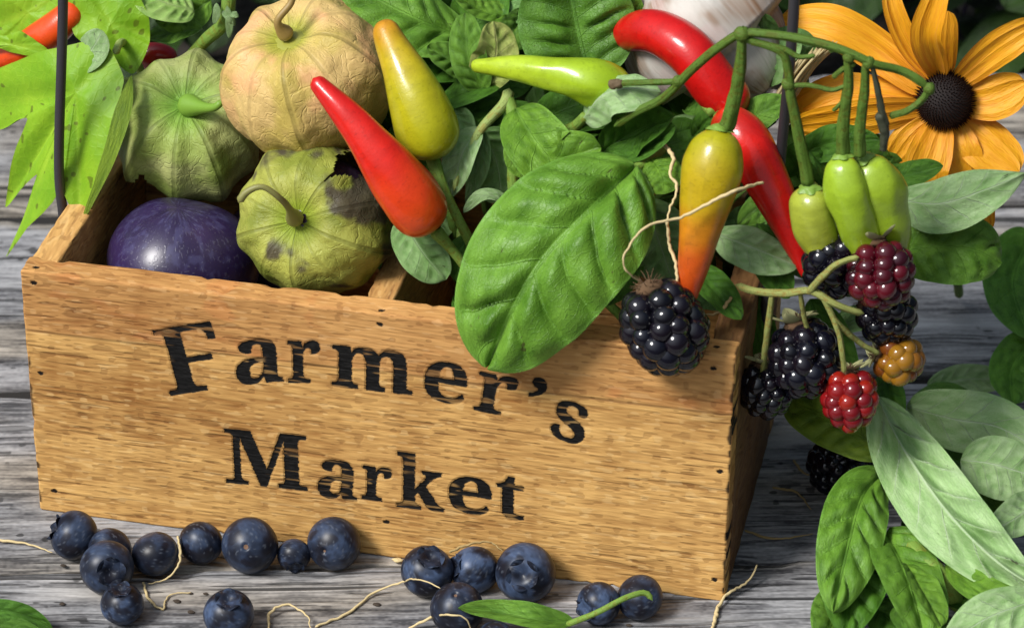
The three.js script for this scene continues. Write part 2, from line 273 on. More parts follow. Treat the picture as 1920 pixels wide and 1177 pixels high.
// ------------------------------------------------------------------ leaves
const NVEIN = 6.5, veinPhase = (u, a) => NVEIN * (Math.pow(u, 0.92) - 0.26 * a * (1 - 0.35 * a));
const leafTex = tex(2048, 1024, (s, t) => {                       // left half: upper face, right half: pale underside
  const under = s > 0.5, u = clamp(((under ? s - 0.5 : s) * 2 - 0.02) / 0.96), v = clamp((t - 0.02) / 0.96) * 2 - 1, a = Math.abs(v);
  const ph = veinPhase(u, a) + 0.10 * (vn(u * 9, v * 5, 3) - 0.5) + (v > 0 ? 0.35 : 0), f = Math.abs(ph - Math.round(ph)) / NVEIN;
  const side = (1 - sstep(0.0012, 0.0052, f)) * sstep(1.0, 0.55, a), mid = 1 - sstep(0.012, 0.035, a * (1.15 - u * 0.3)), main = Math.max(side, mid);
  const wx = u * 30 + 1.4 * fbm(u * 22, v * 12, 5, 2), wy = v * 13 + 1.4 * fbm(u * 22, v * 12, 6, 2), net = 1 - sstep(0.02, 0.15, cell(wx, wy)), net2 = 1 - sstep(0.03, 0.3, cell(wx * 2.6, wy * 2.6));
  const blot = fbm(u * 9, v * 5, 11, 4), fine = fbm(u * 120, v * 60, 12, 3), edge = sstep(0.93, 0.99, a);
  const speck = sstep(0.83, 0.87, vn(u * 46, v * 24, 15)) * sstep(0.6, 0.8, vn(u * 7, v * 4, 16));
  let c, h;
  if (!under) {
    c = mix3([0.055, 0.150, 0.010], [0.155, 0.335, 0.038], clamp(0.5 + 1.5 * (blot - 0.5) + 0.35 * (fine - 0.5)));
    c = mix3(c, [0.15, 0.37, 0.055], 0.16 * main * (0.4 + blot) + 0.08 * net); c = mix3(c, [0.16, 0.36, 0.06], 0.5 * edge); h = 0.62 - 0.42 * main - 0.16 * net - 0.06 * net2 + 0.16 * (fine - 0.5);
  } else {
    c = mix3([0.17, 0.36, 0.075], [0.36, 0.56, 0.21], clamp(0.5 + 1.4 * (blot - 0.5) + 0.4 * (fine - 0.5)));
    c = mix3(c, [0.40, 0.56, 0.27], 0.65 * main + 0.16 * net + 0.05 * net2); h = 0.34 + 0.5 * main + 0.18 * net + 0.06 * net2 + 0.14 * (fine - 0.5);
  }
  c = mix3(c, [0.045, 0.035, 0.012], 0.75 * speck);
  return [c[0], c[1], c[2], h];
});
const leafM = (r, g, b, o = {}) => mat({ map: leafTex.map, bumpMap: leafTex.bump, bumpScale: 0.0006, color: lin(r, g, b), roughness: 0.40, specularIntensity: 0.5, transmission: 0.12, thickness: 0, ...o });
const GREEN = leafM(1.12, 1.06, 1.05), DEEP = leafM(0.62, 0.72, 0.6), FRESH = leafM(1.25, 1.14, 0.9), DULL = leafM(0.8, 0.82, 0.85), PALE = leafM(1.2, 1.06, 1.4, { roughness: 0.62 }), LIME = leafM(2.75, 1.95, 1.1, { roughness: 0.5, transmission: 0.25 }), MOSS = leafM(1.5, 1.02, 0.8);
const PROF = { basil: (u) => Math.pow(u, 0.55) * Math.pow(1 - u, 0.62) * 1.94, broad: (u) => Math.pow(u, 0.42) * Math.pow(1 - u, 0.45) * 1.83, lance: (u) => Math.pow(u, 0.7) * Math.pow(1 - u, 0.95) * 3.1,
  lobe: (u) => Math.pow(u + 0.06, 0.35) * Math.pow(1 - u, 0.95) * 1.75, petal: (u) => (0.22 + 0.78 * Math.pow(u, 0.7)) * Math.pow(1 - u, 0.42) * 1.45 };
// midrib points, half width in metres. roll turns the blade about its midrib, fold lifts both halves, cup bends the rim, under shows the underside
function leafGeo(pts, hw, o = {}) {
  const { roll = 0, fold = 0.15, cup = 0.0, pucker = 1, wave = 0.2, under = false, prof = 'basil', face = FACE, thick = 0.00032, nu = 40, nv = 18, twist = 0, k = 0 } = o;
  const curve = new THREE.CatmullRomCurve3(pts, false, 'centripetal'), fr = [];
  for (let i = 0; i <= nu; i++) {
    const t = i / nu, T = curve.getTangentAt(t), C = curve.getPointAt(t);
    let n = face.clone().addScaledVector(T, -face.dot(T)).normalize(); const S = T.clone().cross(n), a = (roll + twist * (t - 0.5)) * R;
    n = n.multiplyScalar(Math.cos(a)).addScaledVector(S, Math.sin(a)); fr.push([C, n, T.clone().cross(n).normalize()]);
  }
  const P = PROF[prof], sg = under ? -1 : 1;
  const f = (u, v, low) => {
    const [C, n, S] = fr[Math.round(u * nu)], q = v * 2 - 1, a = Math.abs(q), w = hw * Math.max(0.0, P(clamp(u, 0.0005, 0.9995))) * (1 + 0.035 * (vn(u * 7 + k, q > 0 ? 2 : 9) - 0.5));
    const ph = veinPhase(u, a) + 0.10 * (vn(u * 9, q * 5, 3) - 0.5) + (q > 0 ? 0.35 : 0), s = ph - Math.floor(ph), body = sstep(0.03, 0.3, a) * (1 - a * a * a) * sstep(0, 0.12, u) * (1 - sstep(0.85, 1, u));
    let h = sg * pucker * hw * 0.175 * (Math.pow(Math.sin(Math.PI * s), 0.55) - 0.5) * body * (0.25 + 1.4 * vn(u * 6 + k, q * 2.5 + 4, k)) + sg * pucker * hw * 0.085 * (1 - Math.exp(-a * 9)) ;
    h += fold * a * w + cup * a * a * w + wave * hw * a * a * (vn(u * 4.5 + k * 3.1, q > 0 ? 1.5 : 7.5, k) - 0.5) * 2 + 0.05 * hw * (fbm(u * 3 + k, q * 2, k, 2) - 0.5);
    const th = (low ? -sg : 0) * thick * Math.min(1, (1 - a) * 8) * Math.min(1, u * 20) * Math.min(1, (1 - u) * 20);
    return C.clone().addScaledVector(S, q * w * (1 - 0.12 * Math.abs(fold) * a)).addScaledVector(n, h + th);
  };
  const uvT = (u, v) => [0.01 + 0.48 * u, 0.02 + 0.96 * v], uvB = (u, v) => [0.51 + 0.48 * u, 0.02 + 0.96 * v];
  return mergeGeometries([surf(nu, nv, (u, v) => f(u, v, false), { uv: uvT, flip: under }), surf(nu, nv, (u, v) => f(u, v, true), { uv: uvB, flip: !under })]);
}
let leafCount = 0;
// a leaf from points [px, py, depth]; half width in pixels of the photograph
function leaf(parent, list, hwpx, m, o = {}) {
  const pts = list.map(([a, b, c]) => (o.h ? on(a, b, c) : at(a, b, c))), u = unit(pts[1]);
  const g = leafGeo(pts, hwpx * u, { k: ++leafCount * 1.37, ...o }), l = part(o.name || 'leaf', g, m, parent);
  if (o.rib) part('midrib', sweep(pts.map((p) => p.clone().addScaledVector(FACE, 0.0002)), [0.0011, 0.0008, 0.0003], 16, 6), m, l);
  return l;
}
const stemTex = tex(512, 128, (u, v) => { const st = fbm(u * 10, v * 40, 2, 3), b = sstep(0.52, 0.72, fbm(u * 26, v * 6, 4, 4)), sp = sstep(0.80, 0.86, vn(u * 160, v * 30, 6)); let c = mix3([0.62, 0.66, 0.5], [1, 1, 0.95], st); c = mix3(c, [0.85, 0.5, 0.3], 0.55 * b); c = mix3(c, [0.25, 0.16, 0.1], 0.6 * sp); return [...c, 0.5 + 0.6 * (st - 0.5) + 0.2 * b]; });
const skin = (r, g, b, o = {}) => mat({ map: stemTex.map, bumpMap: stemTex.bump, bumpScale: 0.0003, color: lin(r, g, b), roughness: 0.6, specularIntensity: 0.4, ...o });
const stemMat = skin(0.21, 0.34, 0.065), stemPale = skin(0.36, 0.45, 0.15), stemDark = skin(0.11, 0.21, 0.04);
function stem(parent, list, r0, r1, m = stemMat, o = {}) { const pts = list.map(([a, b, c]) => (o.h ? on(a, b, c) : at(a, b, c))); return part(o.name || 'stem', tube(pts, r0, r1, o.nu || 24, 8, o.knobs || 0), m, parent); }
const sprig = (label, base, o = {}) => thing(o.name || 'basil_sprig', label, o.category || 'herb', base, o.group);

// --- basil in the crate
const bunch = sprig('dark tangle of basil leaves deep in the crate behind the peppers', V(0.18, 0.012, -0.07), { name: 'basil_bunch' });
{
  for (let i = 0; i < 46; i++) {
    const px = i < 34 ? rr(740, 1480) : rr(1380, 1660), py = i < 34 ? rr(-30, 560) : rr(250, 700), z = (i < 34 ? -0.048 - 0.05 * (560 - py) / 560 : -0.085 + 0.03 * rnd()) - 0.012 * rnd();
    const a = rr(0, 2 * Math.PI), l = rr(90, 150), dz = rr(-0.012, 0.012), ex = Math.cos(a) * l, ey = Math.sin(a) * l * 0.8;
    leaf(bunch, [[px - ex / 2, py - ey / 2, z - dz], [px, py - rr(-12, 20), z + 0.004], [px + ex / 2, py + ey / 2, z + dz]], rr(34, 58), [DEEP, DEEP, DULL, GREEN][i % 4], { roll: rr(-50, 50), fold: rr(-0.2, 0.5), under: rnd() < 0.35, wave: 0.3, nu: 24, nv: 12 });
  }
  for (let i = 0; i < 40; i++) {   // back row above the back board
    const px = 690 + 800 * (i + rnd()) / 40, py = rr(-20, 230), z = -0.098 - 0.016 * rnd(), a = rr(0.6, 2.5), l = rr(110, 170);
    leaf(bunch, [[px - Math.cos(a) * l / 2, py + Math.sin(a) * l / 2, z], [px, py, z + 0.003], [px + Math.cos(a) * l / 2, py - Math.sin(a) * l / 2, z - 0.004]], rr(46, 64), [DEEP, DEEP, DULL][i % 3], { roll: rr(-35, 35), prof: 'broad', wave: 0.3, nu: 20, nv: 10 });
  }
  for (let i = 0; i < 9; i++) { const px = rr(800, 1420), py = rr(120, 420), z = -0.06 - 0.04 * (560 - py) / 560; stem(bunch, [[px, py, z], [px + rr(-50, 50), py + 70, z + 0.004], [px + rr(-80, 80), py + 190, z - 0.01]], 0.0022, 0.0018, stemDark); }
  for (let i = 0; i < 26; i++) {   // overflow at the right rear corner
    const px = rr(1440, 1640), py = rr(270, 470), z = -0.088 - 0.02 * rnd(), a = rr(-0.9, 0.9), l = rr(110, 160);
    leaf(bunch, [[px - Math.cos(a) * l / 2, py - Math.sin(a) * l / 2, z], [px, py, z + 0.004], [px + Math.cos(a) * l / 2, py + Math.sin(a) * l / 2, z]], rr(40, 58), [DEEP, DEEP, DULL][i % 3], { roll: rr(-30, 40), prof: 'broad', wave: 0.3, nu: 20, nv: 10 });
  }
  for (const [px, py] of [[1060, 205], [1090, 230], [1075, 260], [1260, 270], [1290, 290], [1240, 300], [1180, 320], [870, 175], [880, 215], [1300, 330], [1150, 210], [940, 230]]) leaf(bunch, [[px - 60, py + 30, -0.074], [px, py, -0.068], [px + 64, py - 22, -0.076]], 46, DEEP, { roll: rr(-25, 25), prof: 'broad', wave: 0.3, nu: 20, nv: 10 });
  for (let i = 0; i < 14; i++) {   // hidden stalks that carry the bunch
    const x = 0.135 + 0.085 * rnd(), z = -0.03 - 0.06 * rnd(); part('stem', tube([V(x, 0.0088, z), V(x + rr(-0.01, 0.01), 0.05, z + 0.004), at(rr(850, 1420), rr(180, 480), -0.062)], 0.0022, 0.0016, 16, 6), stemDark, bunch);
  }
}
const s1 = sprig('largest glossy basil leaf, draped over the front edge of the crate', at(1185, 318, -0.034));
leaf(s1, [[1186, 320, -0.034], [1100, 400, -0.0105], [1020, 485, 0.0005], [965, 575, 0.0075], [917, 684, 0.0105]], 147, GREEN, { prof: 'broad', fold: -0.10, cup: -0.18, pucker: 1.7, wave: 0.05, nu: 80, nv: 40, roll: -4 });
stem(s1, [[1180, 324, -0.034], [1215, 300, -0.042], [1245, 275, -0.052]], 0.0016, 0.002);
leaf(s1, [[1222, 300, -0.040], [1240, 330, -0.033], [1246, 364, -0.030]], 42, FRESH, { prof: 'broad', fold: -0.2, roll: 10 });

const s2 = sprig('curled basil sprig showing a pale underside beside the lime pepper', at(1085, 230, -0.06));
leaf(s2, [[1090, 226, -0.046], [1135, 176, -0.040], [1190, 165, -0.038], [1240, 172, -0.04]], 48, PALE, { under: true, prof: 'broad', fold: -0.25, roll: -8 });
leaf(s2, [[1128, 285, -0.047], [1190, 250, -0.050], [1266, 218, -0.045]], 50, DEEP, { prof: 'broad', fold: 0.55, cup: 0.3, roll: 20 });
leaf(s2, [[1135, 292, -0.046], [1200, 284, -0.043], [1268, 236, -0.042]], 30, DEEP, { prof: 'broad', fold: 0.3, roll: -10 });
stem(s2, [[1100, 215, -0.046], [1075, 240, -0.05], [1040, 250, -0.06]], 0.0018, 0.0024);

const s3 = sprig('forked basil stem with narrow drooping leaves right of the yellow pepper', at(950, 185, -0.06));
stem(s3, [[955, 165, -0.062], [948, 190, -0.058], [900, 245, -0.047], [862, 320, -0.040], [850, 360, -0.037]], 0.0021, 0.0009, stemPale);
stem(s3, [[950, 180, -0.06], [968, 240, -0.052], [962, 330, -0.046], [968, 400, -0.044]], 0.0023, 0.002, stemMat);
leaf(s3, [[900, 238, -0.049], [868, 285, -0.041], [846, 372, -0.037]], 33, PALE, { under: true, fold: 0.35, prof: 'lance', roll: 10 });
leaf(s3, [[905, 244, -0.050], [897, 310, -0.046], [872, 385, -0.043]], 27, DULL, { under: true, prof: 'lance', roll: 25 });
leaf(s3, [[905, 242, -0.053], [932, 310, -0.050], [940, 382, -0.047]], 58, DULL, { prof: 'broad', under: true, roll: -8, fold: 0.1 });
leaf(s3, [[962, 384, -0.040], [910, 368, -0.036], [868, 398, -0.034]], 20, PALE, { under: true, fold: 0.5, roll: 20 });
leaf(s3, [[850, 200, -0.062], [862, 250, -0.055], [835, 290, -0.05]], 40, DULL, { under: true, roll: 30 });

const s4 = sprig('bright green folded basil leaf between the lime pepper and the largest leaf', at(960, 200, -0.055));
leaf(s4, [[968, 205, -0.052], [1010, 272, -0.041], [1040, 300, -0.039], [1128, 276, -0.042]], 62, FRESH, { prof: 'broad', fold: 0.3, roll: 12 });
leaf(s4, [[985, 240, -0.05], [972, 290, -0.044], [985, 336, -0.040]], 34, FRESH, { fold: -0.2, roll: -14 });
leaf(s4, [[1030, 330, -0.055], [1080, 300, -0.052], [1130, 292, -0.05]], 30, PALE, { under: true });

const s5 = sprig('puckered basil leaf standing behind the lime pepper below the garlic', at(1100, 130, -0.08));
leaf(s5, [[1108, 150, -0.074], [1085, 60, -0.079], [1068, -30, -0.084], [1060, -70, -0.088]], 112, DULL, { prof: 'broad', pucker: 0.9, fold: 0.1, roll: -6, nu: 60, nv: 30 });
leaf(s5, [[1190, 60, -0.088], [1160, 10, -0.088], [1120, -40, -0.09]], 50, FRESH, { roll: -20 });

const s6 = sprig('half folded basil leaf with a greyish rim above the lime pepper tip', at(900, 170, -0.075));
leaf(s6, [[905, 172, -0.070], [880, 110, -0.071], [872, 24, -0.078]], 36, GREEN, { prof: 'broad', fold: 0.1, roll: -15 });
leaf(s6, [[900, 165, -0.071], [930, 100, -0.073], [925, 40, -0.077]], 46, MOSS, { prof: 'broad', fold: 0.2, roll: 25, under: true });
leaf(s6, [[900, 140, -0.077], [840, 110, -0.074], [800, 88, -0.074]], 38, GREEN, { pucker: 2, fold: 0.1 });

const s7 = sprig('broad dark green basil leaf at the top behind the yellow pepper', at(850, 90, -0.09));
leaf(s7, [[868, 70, -0.088], [780, 35, -0.082], [700, -5, -0.084], [620, -50, -0.09]], 82, GREEN, { prof: 'broad', fold: -0.1, roll: 8, nu: 60, nv: 30 });
leaf(s7, [[880, 130, -0.09], [800, 110, -0.084], [735, 70, -0.088]], 60, DEEP, { prof: 'broad', roll: 14 });
leaf(s7, [[960, 30, -0.095], [900, 20, -0.092], [850, -10, -0.09]], 42, FRESH, { roll: 20 });
leaf(s7, [[985, 20, -0.095], [960, 60, -0.088], [925, 100, -0.086]], 36, GREEN, { roll: -25 });

const s8 = sprig('basil leaves under the hanging orange pepper, pale undersides showing', at(1300, 430, -0.05));
leaf(s8, [[1335, 436, -0.034], [1405, 462, -0.030], [1498, 500, -0.032]], 50, PALE, { under: true, fold: -0.15, roll: 5 });
leaf(s8, [[1205, 372, -0.046], [1235, 450, -0.036], [1262, 530, -0.03]], 66, DULL, { under: true, prof: 'broad', fold: -0.1 });
leaf(s8, [[1190, 470, -0.04], [1165, 520, -0.03], [1130, 575, -0.022]], 50, DEEP, { roll: 20 });
leaf(s8, [[1300, 500, -0.034], [1350, 555, -0.022], [1390, 600, -0.016]], 42, DEEP, { roll: -10 });
leaf(s8, [[1420, 420, -0.045], [1450, 500, -0.035], [1480, 560, -0.03]], 44, DEEP, { roll: 10 });
const s9 = sprig('dark green basil leaf between the red pepper and the wire handle', at(1385, 250, -0.065));
leaf(s9, [[1372, 262, -0.062], [1425, 215, -0.062], [1482, 188, -0.066]], 42, GREEN, { fold: 0.15, roll: -10 });
leaf(s9, [[1300, 255, -0.066], [1330, 225, -0.062], [1380, 200, -0.06]], 26, DEEP, { roll: 20 });
const s10 = sprig('small basil leaf hanging over the divider below the red-orange pepper', at(760, 430, -0.05));
leaf(s10, [[752, 405, -0.032], [790, 470, -0.024], [835, 525, -0.022]], 46, DULL, { prof: 'broad', under: true, fold: -0.15, roll: 8 });
leaf(s10, [[880, 440, -0.035], [860, 480, -0.03], [880, 540, -0.026]], 30, DEEP, { roll: 20 });
leaf(s10, [[850, 560, -0.03], [900, 570, -0.024], [960, 590, -0.02]], 40, DEEP, { roll: 10 });

// --- basil spilling over the right side of the crate
const s11 = sprig('basil sprig with pale underside leaf poking out below the yellow flower', at(1680, 360, -0.07));
leaf(s11, [[1672, 372, -0.060], [1760, 382, -0.055], [1850, 355, -0.056], [1928, 322, -0.062]], 56, PALE, { under: true, fold: -0.1, roll: 8, prof: 'lance' });
leaf(s11, [[1680, 470, -0.060], [1760, 462, -0.056], [1830, 470, -0.056], [1876, 494, -0.06]], 72, GREEN, { prof: 'broad', fold: -0.18, roll: 12 });
leaf(s11, [[1640, 330, -0.075], [1700, 330, -0.07], [1770, 312, -0.07]], 34, DEEP, { roll: -10 });
leaf(s11, [[1500, 290, -0.08], [1560, 270, -0.075], [1650, 262, -0.075]], 42, DEEP, { roll: 10 });
stem(s11, [[1480, 420, -0.07], [1600, 420, -0.066], [1690, 400, -0.062]], 0.0022, 0.0014);
leaf(s11, [[1420, 540, -0.05], [1440, 640, -0.045], [1420, 740, -0.04]], 30, DEEP, { fold: 0.4, roll: 30 });
leaf(s11, [[1520, 560, -0.06], [1560, 640, -0.056], [1600, 720, -0.052]], 46, DEEP, { roll: 10 });

// --- basil heap on the deck at the right
const hs = (label, px, py) => sprig(label, on(px, py, 0.0));
const d1 = hs('large pale-backed basil leaf lying diagonally across the heap on the deck', 1850, 1090);
leaf(d1, [[1640, 733, 0.060], [1700, 850, 0.052], [1790, 975, 0.044], [1880, 1060, 0.036], [1960, 1110, 0.03]], 84, PALE, { h: 1, under: true, pucker: 2.2, fold: -0.14, roll: 10, nu: 80, nv: 36 });
stem(d1, [[1690, 1000, 0.026], [1730, 1042, 0.026], [1768, 1082, 0.022], [1800, 1140, 0.006]], 0.0028, 0.0030, stemMat, { h: 1 });
leaf(d1, [[1775, 1062, 0.028], [1850, 1112, 0.027], [1950, 1130, 0.026]], 32, FRESH, { h: 1, fold: 0.3, prof: 'lance' });
const d2 = hs('upright dark basil leaf with deep veins at the left of the heap', 1600, 1000);
leaf(d2, [[1655, 888, 0.036], [1618, 930, 0.036], [1592, 1020, 0.030], [1562, 1150, 0.018]], 76, GREEN, { h: 1, pucker: 1.5, fold: -0.2, roll: -6, nu: 60, nv: 30 });
leaf(d2, [[1600, 1100, 0.016], [1570, 1150, 0.012], [1540, 1210, 0.010]], 62, GREEN, { h: 1, roll: -10 });
const d3 = hs('lowest basil sprig of the heap, its leaves cut by the bottom edge', 1650, 1130);
leaf(d3, [[1650, 1000, 0.020], [1606, 1090, 0.016], [1585, 1200, 0.010]], 72, DEEP, { h: 1, pucker: 1.4, roll: 6 });
leaf(d3, [[1662, 1000, 0.026], [1700, 1080, 0.024], [1735, 1200, 0.016]], 66, GREEN, { h: 1, pucker: 1.4, fold: 0.25, roll: -12, prof: 'broad' });
leaf(d3, [[1960, 1120, 0.030], [1850, 1160, 0.028], [1770, 1215, 0.022]], 58, PALE, { h: 1, under: true, roll: 5 });
leaf(d3, [[1770, 1080, 0.012], [1800, 1110, 0.012], [1850, 1150, 0.01]], 46, DEEP, { h: 1 });
leaf(d3, [[1690, 985, 0.018], [1740, 980, 0.018], [1790, 1005, 0.016]], 38, DEEP, { h: 1, roll: 12 });
leaf(d3, [[1790, 1040, 0.006], [1830, 1090, 0.006], [1880, 1180, 0.006]], 60, DULL, { h: 1 });
leaf(d3, [[1640, 1140, 0.006], [1690, 1170, 0.006], [1760, 1190, 0.006]], 60, DEEP, { h: 1 });
leaf(d3, [[1880, 1060, 0.012], [1900, 1110, 0.012], [1930, 1180, 0.010]], 60, DEEP, { h: 1, roll: 14 });
leaf(d3, [[1700, 1060, 0.030], [1730, 1110, 0.028], [1765, 1175, 0.022]], 34, FRESH, { h: 1, fold: 0.4, roll: -30, prof: 'broad' });
leaf(d3, [[1620, 1010, 0.014], [1650, 1060, 0.014], [1660, 1120, 0.012]], 40, GREEN, { h: 1, fold: 0.3, roll: 25 });
leaf(d3, [[1680, 1140, 0.012], [1720, 1165, 0.012], [1790, 1190, 0.010]], 50, DULL, { h: 1, roll: -14 });
const d4 = hs('pale basil leaf reaching in from the right edge above the heap', 1900, 900);
leaf(d4, [[1700, 762, 0.040], [1790, 786, 0.042], [1870, 800, 0.042], [1960, 850, 0.038]], 60, PALE, { h: 1, under: true, fold: -0.1, roll: 14, prof: 'broad', twist: -30, pucker: 0.6 });
leaf(d4, [[1802, 862, 0.040], [1862, 870, 0.040], [1960, 900, 0.034]], 62, PALE, { h: 1, under: true, prof: 'broad', pucker: 0.8, fold: -0.15, roll: 6 });
leaf(d4, [[1960, 930, 0.034], [1900, 975, 0.036], [1850, 1000, 0.036]], 46, PALE, { h: 1, under: true });
leaf(d4, [[1780, 900, 0.022], [1840, 930, 0.022], [1900, 970, 0.02]], 44, GREEN, { h: 1, roll: 10 });
leaf(d4, [[1840, 770, 0.016], [1775, 742, 0.020], [1705, 770, 0.018]], 46, DULL, { h: 1, fold: -0.3, roll: 20 });
leaf(d4, [[1740, 730, 0.006], [1810, 712, 0.008], [1885, 712, 0.008]], 32, PALE, { h: 1, under: true, prof: 'broad' });
leaf(d4, [[1700, 800, 0.008], [1760, 850, 0.010], [1830, 880, 0.010]], 60, DEEP, { h: 1, roll: -15 });
leaf(d4, [[1820, 790, 0.010], [1870, 830, 0.012], [1940, 850, 0.012]], 56, DEEP, { h: 1, roll: 12 });
leaf(d4, [[1740, 900, 0.006], [1780, 950, 0.008], [1830, 1010, 0.008]], 60, DEEP, { h: 1, roll: 12 });
const d5 = hs('yellow-green basil leaf under the red berry beside the crate', 1600, 830);
leaf(d5, [[1662, 850, 0.040], [1590, 800, 0.045], [1530, 772, 0.046], [1474, 752, 0.044]], 56, MOSS, { h: 1, fold: -0.2, roll: -14, prof: 'broad' });
leaf(d5, [[1660, 700, 0.045], [1670, 760, 0.042], [1668, 830, 0.036]], 36, DEEP, { h: 1, roll: 10 });
stem(d5, [[1662, 850, 0.040], [1690, 880, 0.02], [1720, 900, 0.004]], 0.0016, 0.002, stemMat, { h: 1 });
const d6 = hs('dark green basil leaves at the right edge beside the bare deck', 1910, 640);
leaf(d6, [[1935, 440, 0.040], [1900, 530, 0.036], [1935, 645, 0.030]], 66, DEEP, { h: 1, prof: 'broad', roll: -8 });
leaf(d6, [[1945, 630, 0.030], [1900, 690, 0.024], [1900, 760, 0.020]], 46, DEEP, { h: 1, prof: 'broad' });
stem(d6, [[1935, 440, 0.040], [1960, 560, 0.02], [1975, 640, 0.003]], 0.0016, 0.002, stemMat, { h: 1 });
const d7 = hs('single slender leaf with a long stalk among the blueberries in front', 1000, 1165);
leaf(d7, [[1075, 1168, 0.010], [1000, 1160, 0.013], [930, 1148, 0.012], [858, 1142, 0.014]], 32, GREEN, { h: 1, fold: 0.3, roll: 18, twist: 30 });
stem(d7, [[1060, 1172, 0.010], [1120, 1148, 0.018], [1180, 1118, 0.022], [1212, 1112, 0.022], [1224, 1126, 0.020]], 0.0011, 0.0010, stemMat, { h: 1 });
const d8 = hs('dark basil leaf cut by the bottom left corner', 20, 1165);
leaf(d8, [[-40, 1140, 0.006], [20, 1148, 0.008], [60, 1160, 0.006], [98, 1180, 0.003]], 28, DEEP, { h: 1, roll: 20, fold: 0.2 });
leaf(d8, [[-40, 1170, 0.004], [20, 1175, 0.005], [90, 1200, 0.003]], 24, DULL, { h: 1, roll: -10 });

// --- lime green lobed vine leaves over the left side
// a lobed blade: measured rim points round a centre, ribs running out to the lobe tips; relief and thickness added
const limeTex = tex(512, 512, (u, v) => { const b = fbm(u * 7, v * 7, 3, 4), f = fbm(u * 60, v * 60, 5, 3), n = 1 - sstep(0.02, 0.16, cell(u * 26 + fbm(u * 20, v * 20, 4, 2), v * 26 + fbm(u * 20, v * 20, 8, 2))), sp = sstep(0.88, 0.9, vn(u * 30, v * 30, 9)); let c = mix3([0.155, 0.36, 0.010], [0.31, 0.53, 0.022], clamp(b * 1.1 + 0.3 * (f - 0.5))); c = mix3(c, [0.44, 0.60, 0.06], 0.07 * n); c = mix3(c, [0.1, 0.12, 0.01], 0.7 * sp); return [...c, 0.5 - 0.10 * n + 0.3 * (f - 0.5) + 0.3 * (b - 0.5)]; });
const limeMat = mat({ map: limeTex.map, bumpMap: limeTex.bump, bumpScale: 0.0005, vertexColors: true, roughness: 0.5, specularIntensity: 0.5, transmission: 0.25, thickness: 0 });
function lobed(parent, centre, rim, tips, m = limeMat, k = 1, warp = 1) {
  const C = at(...centre), pts = rim.map((p) => at(...p)), loop = new THREE.CatmullRomCurve3(pts, true, 'catmullrom', 0.25), nv = 140, nu = 26, un = unit(C);
  const edge = []; for (let j = 0; j <= nv; j++) edge.push(loop.getPoint(j / nv));
  const T3 = tips.map((p) => at(...p)), rib = (p) => { let d = 9; for (const t of T3) { const ab = t.clone().sub(C), q = clamp(p.clone().sub(C).dot(ab) / ab.lengthSq()); d = Math.min(d, p.distanceTo(C.clone().addScaledVector(ab, q))); } return d; };
  const f = (u, v, low) => { const p = C.clone().lerp(edge[Math.round(v * nv)], u), d = rib(p), a = v * 6.283; const h = warp * (0.0042 * (fbm(p.x * 55 + k, p.y * 55, k, 3) - 0.5) * Math.min(1, u * 2) + 0.0022 * (sstep(0, 0.006, d) - 0.6) * (1 - 0.5 * u) + 0.0035 * u * u * (vn(Math.cos(a) * 3 + k, Math.sin(a) * 3, k) - 0.5)); return p.addScaledVector(FACE, h - (low ? 0.0004 * Math.min(1, (1 - u) * 12) : 0)); };
  const uv = (u, v) => { const p = C.clone().lerp(edge[Math.round(v * nv)], u); return [p.x * 12 + p.z * 5, p.y * 12 + k]; };
  const col = (lowc) => (u, v) => { const p = C.clone().lerp(edge[Math.round(v * nv)], u), r = 1 - sstep(0.0003, 0.0013, rib(p)), e = sstep(0.95, 1, u) * vn(v * 60, k); return mix3(mix3([1, 1, 1], [1.25, 1.12, 1.6], r * 0.8), [0.9, 0.62, 0.5], e * 0.5); };
  return part('leaf', mergeGeometries([surf(nu, nv, (u, v) => f(u, v, 0), { wrap: true, uv, col: col(0), flip: true }), surf(nu, nv, (u, v) => f(u, v, 1), { wrap: true, uv, col: col(1) })]), m, parent);
}
const v1 = sprig('large lime green lobed vine leaf drooping over the left end of the crate', at(220, 90, -0.075), { name: 'vine_leaf', category: 'leaf' });
lobed(v1, [140, 170, -0.062], [[108, 88, -0.072], [58, 100, -0.074], [2, 124, -0.078], [-60, 160, -0.084], [-50, 238, -0.080], [0, 242, -0.074], [32, 224, -0.068], [50, 222, -0.065], [30, 272, -0.064], [19, 310, -0.064], [8, 386, -0.064], [38, 350, -0.060], [66, 322, -0.057], [58, 346, -0.056], [40, 402, -0.053], [9, 480, -0.050], [52, 426, -0.049], [98, 380, -0.049], [116, 345, -0.050], [120, 366, -0.049], [134, 395, -0.047], [149, 426, -0.045], [168, 392, -0.046], [186, 336, -0.048], [204, 283, -0.051], [212, 228, -0.056], [232, 150, -0.066], [205, 90, -0.071], [160, 76, -0.072]],
  [[-50, 200, -0.08], [9, 380, -0.064], [11, 472, -0.05], [149, 420, -0.045], [215, 95, -0.07]], limeMat, 1);
leaf(v1, [[246, 140, -0.066], [228, 225, -0.052], [192, 330, -0.045], [150, 424, -0.0435]], 22, MOSS, { prof: 'lance', roll: 30, fold: 0.2, pucker: 0.3 });
stem(v1, [[215, 100, -0.072], [225, 80, -0.082], [245, 90, -0.095], [280, 180, -0.102]], 0.0014, 0.0016, stemPale);
const v2 = sprig('lime vine leaf with a pale curled edge above the left tomatillo', at(250, 40, -0.09), { name: 'vine_leaf', category: 'leaf' });
lobed(v2, [205, 40, -0.086], [[130, -40, -0.092], [128, 20, -0.088], [140, 70, -0.084], [190, 100, -0.080], [245, 140, -0.080], [262, 120, -0.082], [278, 80, -0.086], [278, 30, -0.090], [250, -20, -0.094], [190, -50, -0.096]], [[250, 138, -0.08], [275, 60, -0.087], [160, -40, -0.09]], limeMat, 4);
